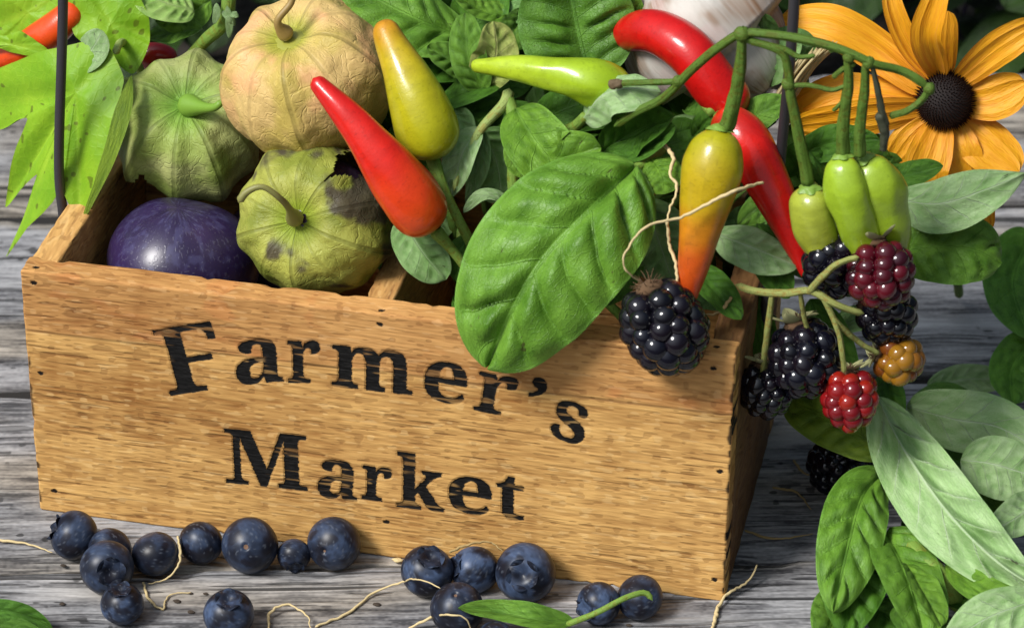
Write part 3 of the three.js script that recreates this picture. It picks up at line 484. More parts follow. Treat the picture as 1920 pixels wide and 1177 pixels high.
leaf(v2, [[142, 122, -0.072], [168, 98, -0.070], [192, 58, -0.072]], 34, PALE, { under: true, pucker: 0.3, fold: 0, wave: 0.1, prof: 'broad' });
const v3 = sprig('lime vine leaf filling the top left corner', at(60, 20, -0.10), { name: 'vine_leaf', category: 'leaf' });
lobed(v3, [50, 20, -0.098], [[120, -30, -0.10], [112, 20, -0.098], [95, 45, -0.096], [60, 62, -0.096], [30, 85, -0.096], [-10, 90, -0.098], [-60, 80, -0.10], [-60, -40, -0.104], [40, -60, -0.104]], [[-50, 60, -0.1], [20, 80, -0.096], [110, -20, -0.1]], limeMat, 7);
lobed(v3, [24, 82, -0.079], [[38, 58, -0.080], [66, 76, -0.079], [92, 98, -0.078], [48, 104, -0.078], [0, 92, -0.080], [-40, 88, -0.08], [-40, 70, -0.082], [10, 66, -0.081]], [[90, 95, -0.078], [-40, 80, -0.08]], limeMat, 9, 0.6);
const v4 = sprig('pale green vine shoot with a small bud tip above the left tomatillo', at(400, 70, -0.10), { name: 'vine_shoot', category: 'vine' });
leaf(v4, [[365, 20, -0.10], [310, 6, -0.096], [250, -20, -0.096]], 46, FRESH, { prof: 'broad', under: true, roll: 14 });
leaf(v4, [[380, 55, -0.10], [330, 60, -0.10], [278, 70, -0.10]], 34, GREEN, { roll: 12 });
leaf(v4, [[395, 0, -0.11], [350, 30, -0.105], [290, 40, -0.10]], 40, FRESH, { roll: -12 });
stem(v4, [[352, 110, -0.10], [385, 75, -0.096], [422, 38, -0.094], [430, -20, -0.096]], 0.0022, 0.0026, stemMat);
for (const [a, b, c, d] of [[415, 20, 440, 48], [425, 10, 428, 72], [405, 5, 400, 45], [430, 25, 447, 30]]) leaf(v4, [[a, b, -0.092], [(a + c) / 2 + 3, (b + d) / 2, -0.090], [c, d, -0.091]], 9, PALE, { under: true, pucker: 0.3, nu: 12, nv: 6, name: 'bud_leaf' });

// ------------------------------------------------------------------ tomatillos in papery husks
const huskTex = tex(1024, 1024, (u, v) => {                       // u round the husk (ten ribs), v from stalk to tip
  const x = u * 10, f = Math.abs(x - Math.round(x)) , rib = 1 - sstep(0.015, 0.07, f * (0.35 + 0.65 * Math.sin(Math.PI * clamp(v)))), big = Math.round(x) % 2 ? 0.6 : 1;
  const wx = u * 40 + 0.9 * (fbm(u * 30, v * 16, 3, 3) - 0.5) * 3, wy = v * 11 + 1.3 * fbm(u * 30, v * 16, 4, 3);
  const n1 = 1 - sstep(0.0, 0.13, cell(wx, wy, 40)), n2 = 1 - sstep(0.0, 0.25, cell(wx * 2.3, wy * 2.3, 92)), bl = fbm(u * 14, v * 7, 8, 4), fi = fbm(u * 150, v * 90, 9, 3);
  const vein = Math.max(rib * big, 0.75 * n1, 0.35 * n2), t = clamp(0.55 + 0.9 * (bl - 0.5) + 0.3 * (fi - 0.5));
  const c = mix3([0.74, 0.72, 0.62], [1, 1, 1], t), k = 1 - 0.30 * rib * big + 0.10 * n1;
  return [clamp(c[0] * k), clamp(c[1] * k), clamp(c[2] * k), clamp(0.25 + 0.5 * Math.max(rib * big, 0.42 * n1, 0.14 * n2) + 0.2 * (fi - 0.5) + 0.25 * (bl - 0.5))];
});
const huskMat = mat({ map: huskTex.map, bumpMap: huskTex.bump, bumpScale: 0.0007, vertexColors: true, roughness: 0.5, specularIntensity: 0.5, transmission: 0.06, thickness: 0 });
function tomatillo(label, c, r, axis, spin, o) {                  // axis points to the stalk
  const g0 = thing('tomatillo', label, 'tomatillo', c.clone().add(V(0, -r, 0))), q = frame(axis), sp = new THREE.Quaternion().setFromAxisAngle(V(0, 1, 0), spin);
  const wp = (p) => p.applyQuaternion(sp).applyQuaternion(q).add(c);
  const body = (u, v, s = 1) => { // u 0 at the stalk
    const th = u * Math.PI, a = v * 2 * Math.PI, sn = Math.sin(th), rib = Math.pow(Math.abs(Math.cos(a * 5)), 3) , rib2 = Math.pow(Math.abs(Math.cos(a * 2.5)), 6);
    const n = fbm(3 + Math.cos(a) * 2 * sn, 3 + Math.sin(a) * 2 * sn, 3 + Math.cos(th) * 2 + o.seed, 3) - 0.5, crease = fbm(Math.cos(a) * 5 * sn + 9, Math.sin(a) * 5 * sn + 9, Math.cos(th) * 5 + o.seed, 3) - 0.5;
    let R0 = r * s * (1 + (0.040 * rib + 0.045 * rib2 - 0.03) * Math.pow(sn, 0.8) * (o.ribs || 1) + 0.10 * n + 0.05 * crease);
    const dim = 0.30 * Math.exp(-th * th / 0.16) - 0.06 * Math.exp(-th * th / 0.006), y = Math.cos(th) * (o.tall || 0.96) - dim;
    return V(Math.cos(a) * sn * R0, y * R0, Math.sin(a) * sn * R0);
  };
  const open = o.open, skip = open ? (u, v) => { let dv = v - open[1]; dv -= Math.round(dv); const j = 0.03 * (vn(u * 40, v * 40, 5) - 0.5); const w = open[3] * sstep(open[0], open[0] + open[2], u + j); return u > open[0] + j && u < open[4] + j && Math.abs(dv) + j * 0.5 < w; } : null;
  const nse = (u, v, k) => { const a = v * 2 * Math.PI, th = u * Math.PI; return fbm(Math.cos(a) * 2.2 * Math.sin(th) + 5, Math.sin(a) * 2.2 * Math.sin(th) + 5, Math.cos(th) * 2.2 + k, 4); };
  part('husk', surf(120, 200, (u, v) => wp(body(u, v)), { wrap: true, skip, uv: (u, v) => [v, u], col: (u, v) => o.col(u, v, nse) }), huskMat, g0);
  part('fruit', surf(24, 36, (u, v) => { const th = u * Math.PI, a = v * 2 * Math.PI; return wp(V(Math.cos(a) * Math.sin(th), Math.cos(th) * 0.9 - 0.06, Math.sin(a) * Math.sin(th)).multiplyScalar(r * 0.82)); }, { wrap: true }), mat({ color: lin(...o.fruit), roughness: 0.25 }), g0);
  if (globalThis.DBG) for (const vv of [0, .125, .25, .375, .5, .625, .75, .875]) { const p = wp(body(0.45, vv)).sub(camera.position), k = p.dot(FWD); console.log(label.slice(0, 12), vv, Math.round(960 + FOC * p.dot(RIGHT) / k), Math.round(588.5 - FOC * p.dot(UP) / k), k.toFixed(3)); }
  const tip = o.stalk.map(([a, b, z]) => at(a, b, z)), foot = wp(V(0, r * 0.70, 0));
  part('stalk', sweep([foot, ...tip], o.stalkR || [0.0034, 0.0016, 0.0014, 0.0016], 30, 10), mat({ color: lin(...(o.stalkCol || [0.22, 0.28, 0.05])), roughness: 0.5 }), g0);
  return g0;
}
const gh = [0.46, 0.50, 0.19], gh2 = [0.30, 0.39, 0.09];
tomatillo('green husked tomatillo with a torn husk, beside the lime vine leaf', at(352, 242, -0.080), 0.0262, V(0.10, 0.62, 0.42), 0.4, { seed: 1, ribs: 1.5, tall: 0.98,
  open: [0.42, 0.375, 0.22, 0.085, 0.80], fruit: [0.20, 0.25, 0.03], stalk: [[404, 200, -0.058], [416, 190, -0.058]], stalkR: [0.0050, 0.0022, 0.0012], stalkCol: [0.16, 0.30, 0.03],
  col: (u, v, n) => { const t = sstep(0.35, 0.65, n(u, v, 3)); let c = mix3(gh2, gh, t); c = mix3([0.16, 0.36, 0.03], c, sstep(0.0, 0.22, u)); return c; } });
tomatillo('tan orange husked tomatillo, the largest and highest in the crate', at(576, 146, -0.066), 0.0288, V(-0.18, 0.80, 0.30), 1.1, { seed: 5, ribs: 1.0, tall: 0.94, fruit: [0.3, 0.3, 0.05],
  stalk: [[520, 40, -0.055], [545, 5, -0.058], [550, -20, -0.06]], stalkR: [0.0036, 0.0015, 0.0012, 0.0012], stalkCol: [0.30, 0.20, 0.06],
  col: (u, v, n) => { const a = sstep(0.34, 0.62, n(u, v, 8)), b = sstep(0.5, 0.68, n(u, v, 15)); let c = mix3([0.56, 0.43, 0.11], [0.74, 0.52, 0.21], a); c = mix3(c, [0.82, 0.44, 0.22], b * 0.8 * sstep(0.75, 0.2, u)); return mix3([0.42, 0.45, 0.05], c, sstep(0.02, 0.16, u)); } });
tomatillo('front tomatillo with a split husk stained purple, touching the divider', at(594, 412, -0.0385), 0.0262, V(-0.12, 0.42, 0.80), 0.9, { seed: 9, ribs: 1.1, tall: 0.95,
  open: [0.22, 0.0, 0.16, 0.035, 0.6], fruit: [0.03, 0.012, 0.03], stalk: [[525, 372, -0.008], [490, 350, -0.006], [462, 360, -0.005], [446, 380, -0.004]], stalkR: [0.0036, 0.0015, 0.0011, 0.0010, 0.0014], stalkCol: [0.22, 0.21, 0.06],
  col: (u, v, n) => { let c = mix3([0.23, 0.27, 0.040], [0.40, 0.42, 0.085], sstep(0.35, 0.65, n(u, v, 21))); let dv = v - 0.04; dv -= Math.round(dv); const st = sstep(0.54, 0.66, n(u * 1.0, v, 33) + 0.26 * Math.exp(-dv * dv / 0.012) * sstep(0.1, 0.2, u)- 0.06); c = mix3(c, [0.055, 0.035, 0.05], st * 0.85); return mix3([0.30, 0.40, 0.03], c, sstep(0.03, 0.15, u)); } });

// purple vegetable low in the left compartment
const purTex = tex(512, 512, (u, v) => { const b = fbm(u * 8, v * 6, 2, 4), d = sstep(0.52, 0.75, fbm(u * 26, v * 20, 4, 4)), s = sstep(0.8, 0.86, vn(u * 120, v * 90, 6)); let c = mix3([0.013, 0.007, 0.030], [0.034, 0.018, 0.082], b); c = mix3(c, [0.075, 0.07, 0.17], 0.4 * d); c = mix3(c, [0.3, 0.3, 0.36], 0.10 * s); return [...c, 0.5 + 0.3 * b - 0.2 * s]; });
{ const c = at(338, 492, -0.045), g = surf(40, 60, (u, v) => { const th = u * Math.PI, a = v * 2 * Math.PI; const k = 1 + 0.05 * Math.cos(a * 3 + 1) * Math.sin(th) + 0.06 * (fbm(Math.cos(a) * Math.sin(th) + 3, Math.sin(a) * Math.sin(th) + 3, Math.cos(th), 2) - 0.5); return V(Math.cos(a) * Math.sin(th) * 0.0262 * k, Math.cos(th) * 0.0215 * k, Math.sin(a) * Math.sin(th) * 0.0245 * k).add(c); }, { wrap: true, uv: (u, v) => [v * 2, u * 1] });
  solo('purple_vegetable', g, mat({ map: purTex.map, bumpMap: purTex.bump, bumpScale: 0.0002, roughness: 0.36, clearcoat: 0.35, clearcoatRoughness: 0.3 }), 'glossy dark purple round vegetable low in the left compartment', 'vegetable'); }
// more of the same lie out of sight below and carry the upper layer
{ const m = mat({ map: purTex.map, roughness: 0.3 }); const ball = (x, y, z, r) => { const g = surf(24, 36, (u, v) => { const th = u * Math.PI, a = v * 2 * Math.PI; return V(Math.cos(a) * Math.sin(th) * r + x, Math.cos(th) * r * 0.96 + y, Math.sin(a) * Math.sin(th) * r + z); }, { wrap: true }); return g; };
  solo('purple_vegetable', ball(0.036, 0.0320, -0.048, 0.0245), m, 'purple vegetable hidden under the round purple one', 'vegetable', 'purple vegetables buried in the left compartment');
  solo('purple_vegetable', ball(0.0875, 0.0360, -0.040, 0.0285), m, 'purple vegetable hidden under the front tomatillo', 'vegetable', 'purple vegetables buried in the left compartment');
  solo('purple_vegetable', ball(0.0660, 0.066, -0.080, 0.0215), m, 'purple vegetable hidden under the tan tomatillo', 'vegetable', 'purple vegetables buried in the left compartment'); }

// ------------------------------------------------------------------ peppers
const pepTex = tex(512, 512, (u, v) => { const a = fbm(u * 30, v * 14, 2, 4), b = fbm(u * 160, v * 90, 3, 2), s = sstep(0.84, 0.88, vn(u * 90, v * 40, 7)); const t = 0.86 + 0.28 * (a - 0.5) + 0.1 * (b - 0.5) - 0.12 * s; return [t, t, t, 0.5 + 0.6 * (a - 0.5) + 0.25 * (b - 0.5)]; });
const pepMat = mat({ map: pepTex.map, bumpMap: pepTex.bump, bumpScale: 0.00014, vertexColors: true, roughness: 0.32, specularIntensity: 0.7, clearcoat: 0.4, clearcoatRoughness: 0.12 });
const calyxMat = mat({ color: lin(0.17, 0.29, 0.04), roughness: 0.5 });
const ramp = (stops) => (t) => { for (let i = 1; i < stops.length; i++) if (t <= stops[i][0]) return mix3(stops[i - 1][1], stops[i][1], sstep(stops[i - 1][0], stops[i][0], t)); return stops[stops.length - 1][1]; };
const RED = [0.62, 0.008, 0.007], ORED = [0.82, 0.115, 0.008], LGREEN = [0.30, 0.46, 0.012], YEL = [0.46, 0.45, 0.012];
function pepperGeo(pts, rpx, stops, s, bump = 1, nu = 56) {
  const u0 = unit(pts[0]), cr = ramp(stops);
  return sweep(pts, rpx.map((r) => r * u0), nu, 32, { lobe: (a, u) => 1 + bump * (0.025 * Math.cos(3 * a + s) * (1 - u) + 0.15 * (fbm(u * 4.2 + s, Math.cos(a) * 1.2 + 2, Math.sin(a) * 1.2 + 2 + s, 2) - 0.5)), col: (u, v) => cr(clamp(u + 0.16 * (fbm(u * 5, Math.cos(v * 6.283) + 3, Math.sin(v * 6.283) + s, 3) - 0.5))) });
}
function calyx(parent, p0, p1, r, m = calyxMat) {                 // cap on the pepper's shoulder, p0 -> p1 points along the stalk
  const ax = p1.clone().sub(p0).normalize(), q = frame(ax);
  const g = surf(10, 30, (u, v) => { const a = v * 2 * Math.PI, lob = 1 + 0.16 * Math.cos(a * 5); return V(Math.cos(a) * r * u * (u > 0.75 ? lob : 1), (0.42 - 0.62 * u * u) * r * 0.9, Math.sin(a) * r * u * (u > 0.75 ? lob : 1)).applyQuaternion(q).add(p0); }, { wrap: true, flip: true });
  return part('calyx', g, m, parent);
}
function pepper(label, list, rpx, stops, s, o = {}) {
  const pts = list.map(([a, b, z]) => at(a, b, z)), g = thing('chili_pepper', label, 'pepper', pts[Math.floor(pts.length / 2)]);
  part('pod', pepperGeo(pts, rpx, stops, s, o.bump), pepMat, g);
  if (o.stem) { const sp = o.stem.map(([a, b, z]) => at(a, b, z)); part('stalk', sweep(sp, [0.0026, 0.0017, 0.0017, 0.0019], 26, 9), o.stemMat || stemMat, g); calyx(g, pts[0].clone().lerp(pts[1], 0.02), sp[0].clone().add(pts[0].clone().sub(pts[1]).normalize().multiplyScalar(0.01)), (o.cal || 0.5) * rpx[0] * unit(pts[0])); }
  return g;
}
pepper('red-orange pepper pointing up left across the tan tomatillo', [[812, 424, -0.0215], [775, 378, -0.0185], [718, 302, -0.0185], [650, 215, -0.0215], [586, 146, -0.0265]], [50, 58, 50, 37, 26, 15], [[0, ORED], [0.3, [0.74, 0.05, 0.008]], [0.5, [0.72, 0.018, 0.008]], [1, [0.68, 0.012, 0.010]]], 1.3, { stem: [[812, 428, -0.022], [842, 462, -0.022], [872, 500, -0.022], [895, 540, -0.024]] });
pepper('yellow-green pepper with an orange tip standing beside the tan tomatillo', [[812, 290, -0.040], [797, 232, -0.039], [762, 140, -0.044], [732, 80, -0.050], [716, 38, -0.055]], [52, 60, 55, 42, 31, 23], [[0, [0.44, 0.46, 0.012]], [0.45, [0.47, 0.43, 0.012]], [0.72, [0.52, 0.38, 0.012]], [1, [0.62, 0.26, 0.014]]], 2.4, { stem: [[808, 288, -0.040], [826, 340, -0.034], [858, 408, -0.030], [900, 488, -0.030]], bump: 0.7 });
pepper('lime green pepper lying level over the basil', [[1175, 178, -0.055], [1110, 152, -0.0495], [1030, 138, -0.050], [955, 126, -0.053], [884, 122, -0.057]], [42, 46, 35, 28, 20, 13], [[0, [0.33, 0.50, 0.015]], [1, [0.46, 0.60, 0.03]]], 3.1, { bump: 2.0 });
pepper('red pepper lying against the garlic bulb at the back', [[1394, 212, -0.064], [1345, 165, -0.064], [1290, 95, -0.068], [1225, 58, -0.076], [1160, 66, -0.084]], [40, 46, 46, 44, 40, 30], [[0, RED], [1, [0.55, 0.007, 0.006]]], 4.4, { bump: 0.5 });
pepper('slim red pepper behind the hanging orange one, tip at the blackberries', [[1346, 216, -0.056], [1392, 258, -0.049], [1440, 340, -0.043], [1482, 430, -0.037], [1514, 522, -0.032]], [34, 48, 44, 36, 25, 9], [[0, [0.72, 0.04, 0.008]], [0.2, [0.70, 0.012, 0.008]], [1, [0.70, 0.010, 0.008]]], 5.2, { stem: [[1342, 212, -0.057], [1325, 200, -0.06], [1318, 178, -0.064]], bump: 0.5 });
pepper('blurred red-orange pepper behind the lime leaves at the far left', [[150, 10, -0.090], [95, 58, -0.087], [30, 98, -0.086], [-50, 128, -0.088]], [26, 32, 30, 24, 14], [[0, [0.80, 0.08, 0.01]], [1, [0.80, 0.07, 0.01]]], 6.1);
pepper('orange pepper barely showing at the top left edge', [[215, -5, -0.118], [170, -8, -0.116], [120, 0, -0.116]], [18, 18, 10], [[0, [0.65, 0.08, 0.01]], [1, [0.6, 0.04, 0.01]]], 7.1);
pepper('dark red pepper showing through the gap above the left tomatillo', [[330, 120, -0.112], [290, 105, -0.110], [240, 120, -0.112]], [24, 26, 14], [[0, [0.4, 0.008, 0.01]], [1, [0.4, 0.008, 0.01]]], 8.1);

// branch with four hanging peppers
const br = thing('pepper_branch', 'green pepper branch arching over the crate with four hanging peppers', 'pepper branch', at(1393, 64, -0.026));
const twig = skin(0.105, 0.185, 0.030), twigDark = mat({ color: lin(0.035, 0.04, 0.02), roughness: 0.7 }), twigBrown = mat({ color: lin(0.12, 0.08, 0.04), roughness: 0.8 });
const bz = -0.026, T2 = (list, r0, r1, m = twig, name = 'twig') => part(name, tube(list.map(([a, b, z = bz]) => at(a, b, z)), r0 * 0.82, r1 * 0.88, 40, 20, 0.25), m, br);
T2([[1150, 238, -0.037], [1195, 208, -0.035], [1240, 186, -0.034], [1300, 128, -0.03], [1350, 86, -0.028], [1392, 62], [1440, 64], [1500, 72], [1560, 86], [1604, 102], [1635, 118], [1690, 132, -0.030], [1718, 146, -0.03], [1744, 166, -0.03]], 0.0016, 0.0015, twig, 'stem');
T2([[1272, 152, -0.032], [1220, 154, -0.034], [1165, 156, -0.036]], 0.0012, 0.0011); T2([[1170, 156, -0.036], [1155, 157, -0.036], [1141, 160, -0.036]], 0.0016, 0.0020, twigBrown, 'dry_stalk_end');
T2([[1392, 70], [1430, 82], [1470, 92], [1500, 106], [1530, 104]], 0.0014, 0.0008); T2([[1402, 76], [1436, 84], [1468, 100], [1478, 130], [1484, 180], [1496, 240], [1508, 300], [1516, 350]], 0.0013, 0.0022);
T2([[1478, 160], [1520, 160], [1560, 168], [1590, 160]], 0.0009, 0.0008); T2([[1590, 160], [1580, 190], [1562, 208]], 0.0008, 0.0007);
T2([[1392, 60], [1390, 110], [1380, 180], [1366, 228], [1356, 246]], 0.0017, 0.0028); T2([[1590, 104], [1592, 150], [1584, 220], [1580, 296]], 0.0016, 0.0024); T2([[1624, 116], [1622, 170], [1615, 230], [1612, 296]], 0.0015, 0.0021);
T2([[1636, 122], [1646, 165], [1654, 205], [1662, 238]], 0.0009, 0.0014, twigDark, 'dry_stalk'); T2([[1650, 210], [1660, 250], [1656, 284]], 0.0022, 0.0012, twigDark, 'dry_stalk');
T2([[1744, 166, -0.03], [1728, 188, -0.03], [1700, 208, -0.029], [1668, 218, -0.028]], 0.0013, 0.0012); T2([[1605, 118], [1580, 130], [1562, 146]], 0.0010, 0.0009); T2([[1590, 106], [1575, 92], [1555, 96]], 0.0009, 0.0007);
for (const [px, py, r] of [[1392, 64, 0.0025], [1478, 158, 0.0021], [1592, 106, 0.0022], [1630, 118, 0.0021], [1744, 166, 0.0019], [1272, 152, 0.0019]]) { const c = at(px, py, px < 1300 ? -0.032 : px > 1700 ? -0.03 : bz); part('node', surf(8, 12, (u, v) => { const th = u * Math.PI, a = v * 2 * Math.PI, k = r * (1 + 0.3 * (vn(u * 5, Math.cos(a) * 2, px) - 0.5)); return V(Math.cos(a) * Math.sin(th) * k, Math.cos(th) * k, Math.sin(a) * Math.sin(th) * k).add(c); }, { wrap: true }), twig, br); }
function hang(list, rpx, stops, s, bump, lbl, cal = 0.62) {
  const pts = list.map(([a, b, z = bz]) => at(a, b, z)), o = part('pepper', pepperGeo(pts, rpx, stops, s, bump), pepMat, br); o.userData.label = lbl;
  const off = br.position, p0 = pts[0].clone().lerp(pts[1], 0.01); calyx(o, p0, p0.clone().add(pts[0].clone().sub(pts[1])), cal * rpx[0] * unit(pts[0]));
}
hang([[1350, 240], [1342, 290, -0.022], [1322, 390, -0.016], [1302, 490, -0.010], [1290, 574, -0.006]], [42, 57, 50, 38, 28, 13], [[0, [0.42, 0.40, 0.012]], [0.35, [0.52, 0.36, 0.010]], [0.55, [0.62, 0.22, 0.010]], [0.75, [0.64, 0.10, 0.010]], [1, [0.66, 0.05, 0.010]]], 1.9, 0.6, 'pepper ripening from yellow-green to orange-red');
hang([[1518, 350], [1524, 400, -0.026], [1540, 460, -0.028], [1560, 520, -0.032]], [36, 42, 40, 30, 14], [[0, [0.38, 0.44, 0.05]], [1, [0.42, 0.46, 0.03]]], 3.3, 2.0, 'pale yellow-green pepper');
hang([[1580, 290], [1584, 340, -0.024], [1604, 410, -0.024], [1625, 475, -0.028], [1640, 530, -0.032]], [28, 40, 40, 38, 28, 12], [[0, [0.33, 0.49, 0.03]], [1, [0.34, 0.50, 0.015]]], 4.1, 2.4, 'lime green pepper', 0.75);
hang([[1616, 296, -0.03], [1646, 345, -0.030], [1666, 410, -0.031], [1682, 470, -0.034], [1690, 520, -0.036]], [32, 50, 46, 36, 22, 8], [[0, [0.33, 0.48, 0.03]], [1, [0.33, 0.49, 0.015]]], 5.5, 2.8, 'lime green pepper with a wrinkled shoulder', 0.75);

// ------------------------------------------------------------------ garlic
{
  const g = thing('garlic_bulb', 'white garlic bulb with brown streaked skin and cut stalk at the back', 'garlic', at(1335, 70, -0.105));
  const c = at(1322, 40, -0.104), ax = at(1440, 168, -0.098).sub(c), q = frame(ax), len = 0.030;
  const gt = tex(512, 512, (u, v) => { const st = fbm(u * 40, v * 5, 2, 4), b = sstep(0.46, 0.62, fbm(u * 9, v * 4, 4, 4)), p = sstep(0.56, 0.7, fbm(u * 18, v * 9, 6, 3)), fi = fbm(u * 160, v * 8, 7, 2); let k = mix3([0.38, 0.34, 0.29], [0.62, 0.59, 0.55], st); k = mix3(k, [0.22, 0.115, 0.055], 0.9 * b * (0.3 + 0.9 * fi)); k = mix3(k, [0.55, 0.40, 0.38], 0.4 * p); return [...k, 0.4 * st + 0.5 * fi]; });
  const m = mat({ map: gt.map, bumpMap: gt.bump, bumpScale: 0.0005, roughness: 0.6 });
  part('bulb', surf(60, 96, (u, v) => { const a = v * 2 * Math.PI, th = u * Math.PI, sn = Math.sin(th), pr = u < 0.62 ? sn : sn * 0.75 + 0.16 * (u - 0.62) / 0.38; const lob = 1 + 0.05 * Math.abs(Math.cos(a * 4)) * sn - 0.02; return V(Math.cos(a) * pr * 0.0305 * lob, -Math.cos(th) * (u > 0.5 ? 0.031 : 0.023), Math.sin(a) * pr * 0.0305 * lob).applyQuaternion(q).add(c); }, { wrap: true, uv: (u, v) => [v, u] }), m, g);
  const n0 = at(1436, 166, -0.098);
  part('neck', sweep([c.clone().lerp(n0, 0.75), n0, at(1470, 190, -0.092), at(1480, 196, -0.090)], [0.0085, 0.006, 0.0055, 0.0055], 20, 20), m, g);
  const gs = []; for (let i = 0; i < 46; i++) { const a = rr(0, 6.283), r = Math.sqrt(rnd()) * 0.0052, o = RIGHT.clone().multiplyScalar(Math.cos(a) * r).addScaledVector(FWD, Math.sin(a) * r).addScaledVector(UP, Math.cos(a) * r * 0.4); gs.push(sweep([at(1464, 200, -0.090).addScaledVector(o, 0.9), at(1500, 140, -0.090).add(o), at(1538 + rr(-8, 10), 90 + rr(-6, 12), -0.090).addScaledVector(o, 1.25)], [0.0006, 0.0005], 8, 5)); }
  const st = part('stalk_fibres', mergeGeometries(gs), mat({ color: lin(0.50, 0.40, 0.20), roughness: 0.75 }), g); st.userData.kind = 'stuff';
}

// ------------------------------------------------------------------ yellow flower
{
  const z = -0.098, c = at(1772, 188, z), g = thing('yellow_flower', 'yellow daisy-like flower with a dark brown cone, right of the crate', 'flower', on(1800, 560, 0));
  const pt = tex(256, 256, (u, v) => { const r = Math.abs(Math.sin(v * 11 + 0.8 * vn(u * 3, v * 5))), f = fbm(u * 30, v * 50, 3, 3); const uu = (u % 0.5) * 2; let k = mix3([0.84, 0.33, 0.002], [0.94, 0.46, 0.003], clamp(f * 1.2)); k = mix3(k, [0.76, 0.25, 0.002], 0.5 * sstep(0.40, 0.30, uu + 0.55 * (vn(v * 34, u * 3) - 0.5))); return [...k, 0.6 * r + 0.3 * f]; });
  const pm = mat({ map: pt.map, bumpMap: pt.bump, bumpScale: 0.0007, roughness: 0.6, transmission: 0.22, thickness: 0 });
  const toCam = FWD.clone().negate();
  const petal = (list, hw, o = {}) => leaf(g, list.map(([a, b, dz = 0]) => [a, b, z + dz]), hw * 1.28, pm, { prof: 'petal', pucker: 0.0, wave: 0.12, fold: 0.18, face: toCam, name: 'petal', nu: 30, nv: 14, ...o });
  petal([[1735, 165], [1650, 95, -0.004], [1560, 45, -0.004], [1462, 32, -0.008]], 46, { fold: -0.15, roll: 12 });
  petal([[1750, 145, -0.003], [1706, 90, -0.004], [1676, 20, -0.006], [1666, -40, -0.01]], 24, { fold: 0.5 });
  petal([[1762, 140, -0.003], [1740, 70, 0.004], [1755, 10, 0.004], [1775, -40, 0.002]], 33, { fold: 0.5, roll: -20 });
  petal([[1775, 140, -0.006], [1772, 80, -0.006], [1778, 20, -0.008]], 26);
  petal([[1795, 155, -0.004], [1850, 105, -0.004], [1900, 70, -0.004], [1950, 42, -0.008]], 36, { fold: 0.25, roll: 14 });
  petal([[1805, 190, -0.004], [1860, 185, -0.003], [1925, 156, -0.006]], 44, { fold: 0.2 });
  petal([[1795, 218, -0.003], [1840, 262, 0.002], [1912, 322, 0.006]], 52, { fold: -0.1, roll: -8 });
  petal([[1780, 228, 0], [1790, 280, 0.006], [1812, 340, 0.008]], 50);
  petal([[1765, 230, 0.002], [1748, 280, 0.010], [1735, 322, 0.016], [1752, 396, 0.020]], 46, { fold: 0.2, twist: -30 });
  petal([[1745, 222, 0.002], [1705, 258, 0.006], [1672, 304, 0.008]], 32);
  petal([[1738, 205, 0.002], [1650, 215, 0.008], [1570, 228, 0.010], [1488, 238, 0.006]], 42, { fold: 0.1, roll: -32 });
  petal([[1735, 190, 0], [1640, 178, 0.002], [1560, 180, 0.004], [1474, 225, 0.004]], 44, { fold: -0.1, roll: 10 });
  petal([[1790, 225, -0.01], [1830, 330, -0.014], [1856, 430, -0.016]], 26, { roll: 20 });
  const q = frame(toCam.clone().addScaledVector(RIGHT, 0.12).addScaledVector(UP, 0.10)), rc = 0.0090, cm = mat({ color: lin(0.010, 0.004, 0.003), roughness: 0.8 });
  part('cone', surf(20, 36, (u, v) => { const a = v * 2 * Math.PI, th = u * Math.PI * 0.6; return V(Math.cos(a) * Math.sin(th) * rc, Math.cos(th) * rc * 0.85, Math.sin(a) * Math.sin(th) * rc).applyQuaternion(q).add(c); }, { wrap: true, flip: true }), cm, g);
  const gs = []; for (let i = 0; i < 620; i++) { const y = 1 - 1.25 * (i + 0.5) / 620, a = i * 2.39996, s = Math.sqrt(Math.max(0, 1 - y * y)), d = V(Math.cos(a) * s, y * 0.9, Math.sin(a) * s); const k = new THREE.ConeGeometry(0.00055, rr(0.0030, 0.0046), 5); k.applyQuaternion(new THREE.Quaternion().setFromUnitVectors(V(0, 1, 0), d.clone().add(V(rr(-0.2, 0.2), rr(0, 0.3), rr(-0.2, 0.2))).normalize())); k.translate(d.x * rc, d.y * rc * 0.92, d.z * rc); k.applyQuaternion(q); k.translate(c.x, c.y, c.z); gs.push(k); }
  const fl = part('florets', mergeGeometries(gs), mat({ color: lin(0.014, 0.005, 0.003), specularIntensity: 0.15, roughness: 0.8 }), g); fl.userData.kind = 'stuff';
  part('stem', tube([c.clone().addScaledVector(toCam, -0.006), c.clone().add(V(0.004, -0.05, -0.016)), on(1800, 560, 0.0005)], 0.0016, 0.0018, 20, 8), stemMat, g);
}

// ------------------------------------------------------------------ blackberries
const drupe = surf(12, 18, (u, v) => { const th = u * Math.PI, a = v * 2 * Math.PI; return V(Math.cos(a) * Math.sin(th), Math.cos(th), Math.sin(a) * Math.sin(th)); }, { wrap: true });
const glossy = (r, g, b, o = {}) => mat({ color: lin(r, g, b), roughness: 0.11, clearcoat: 0.15, clearcoatRoughness: 0.05, ...o });
const BLACK = [glossy(0.0035, 0.0032, 0.006), glossy(0.006, 0.004, 0.008), glossy(0.004, 0.004, 0.009)], MAROON = [glossy(0.055, 0.003, 0.008), glossy(0.085, 0.004, 0.010), glossy(0.030, 0.003, 0.008)], REDB = [glossy(0.20, 0.006, 0.007), glossy(0.15, 0.005, 0.008), glossy(0.25, 0.012, 0.006)], AMBER = [glossy(0.22, 0.085, 0.008), glossy(0.16, 0.045, 0.007), glossy(0.26, 0.12, 0.010)];
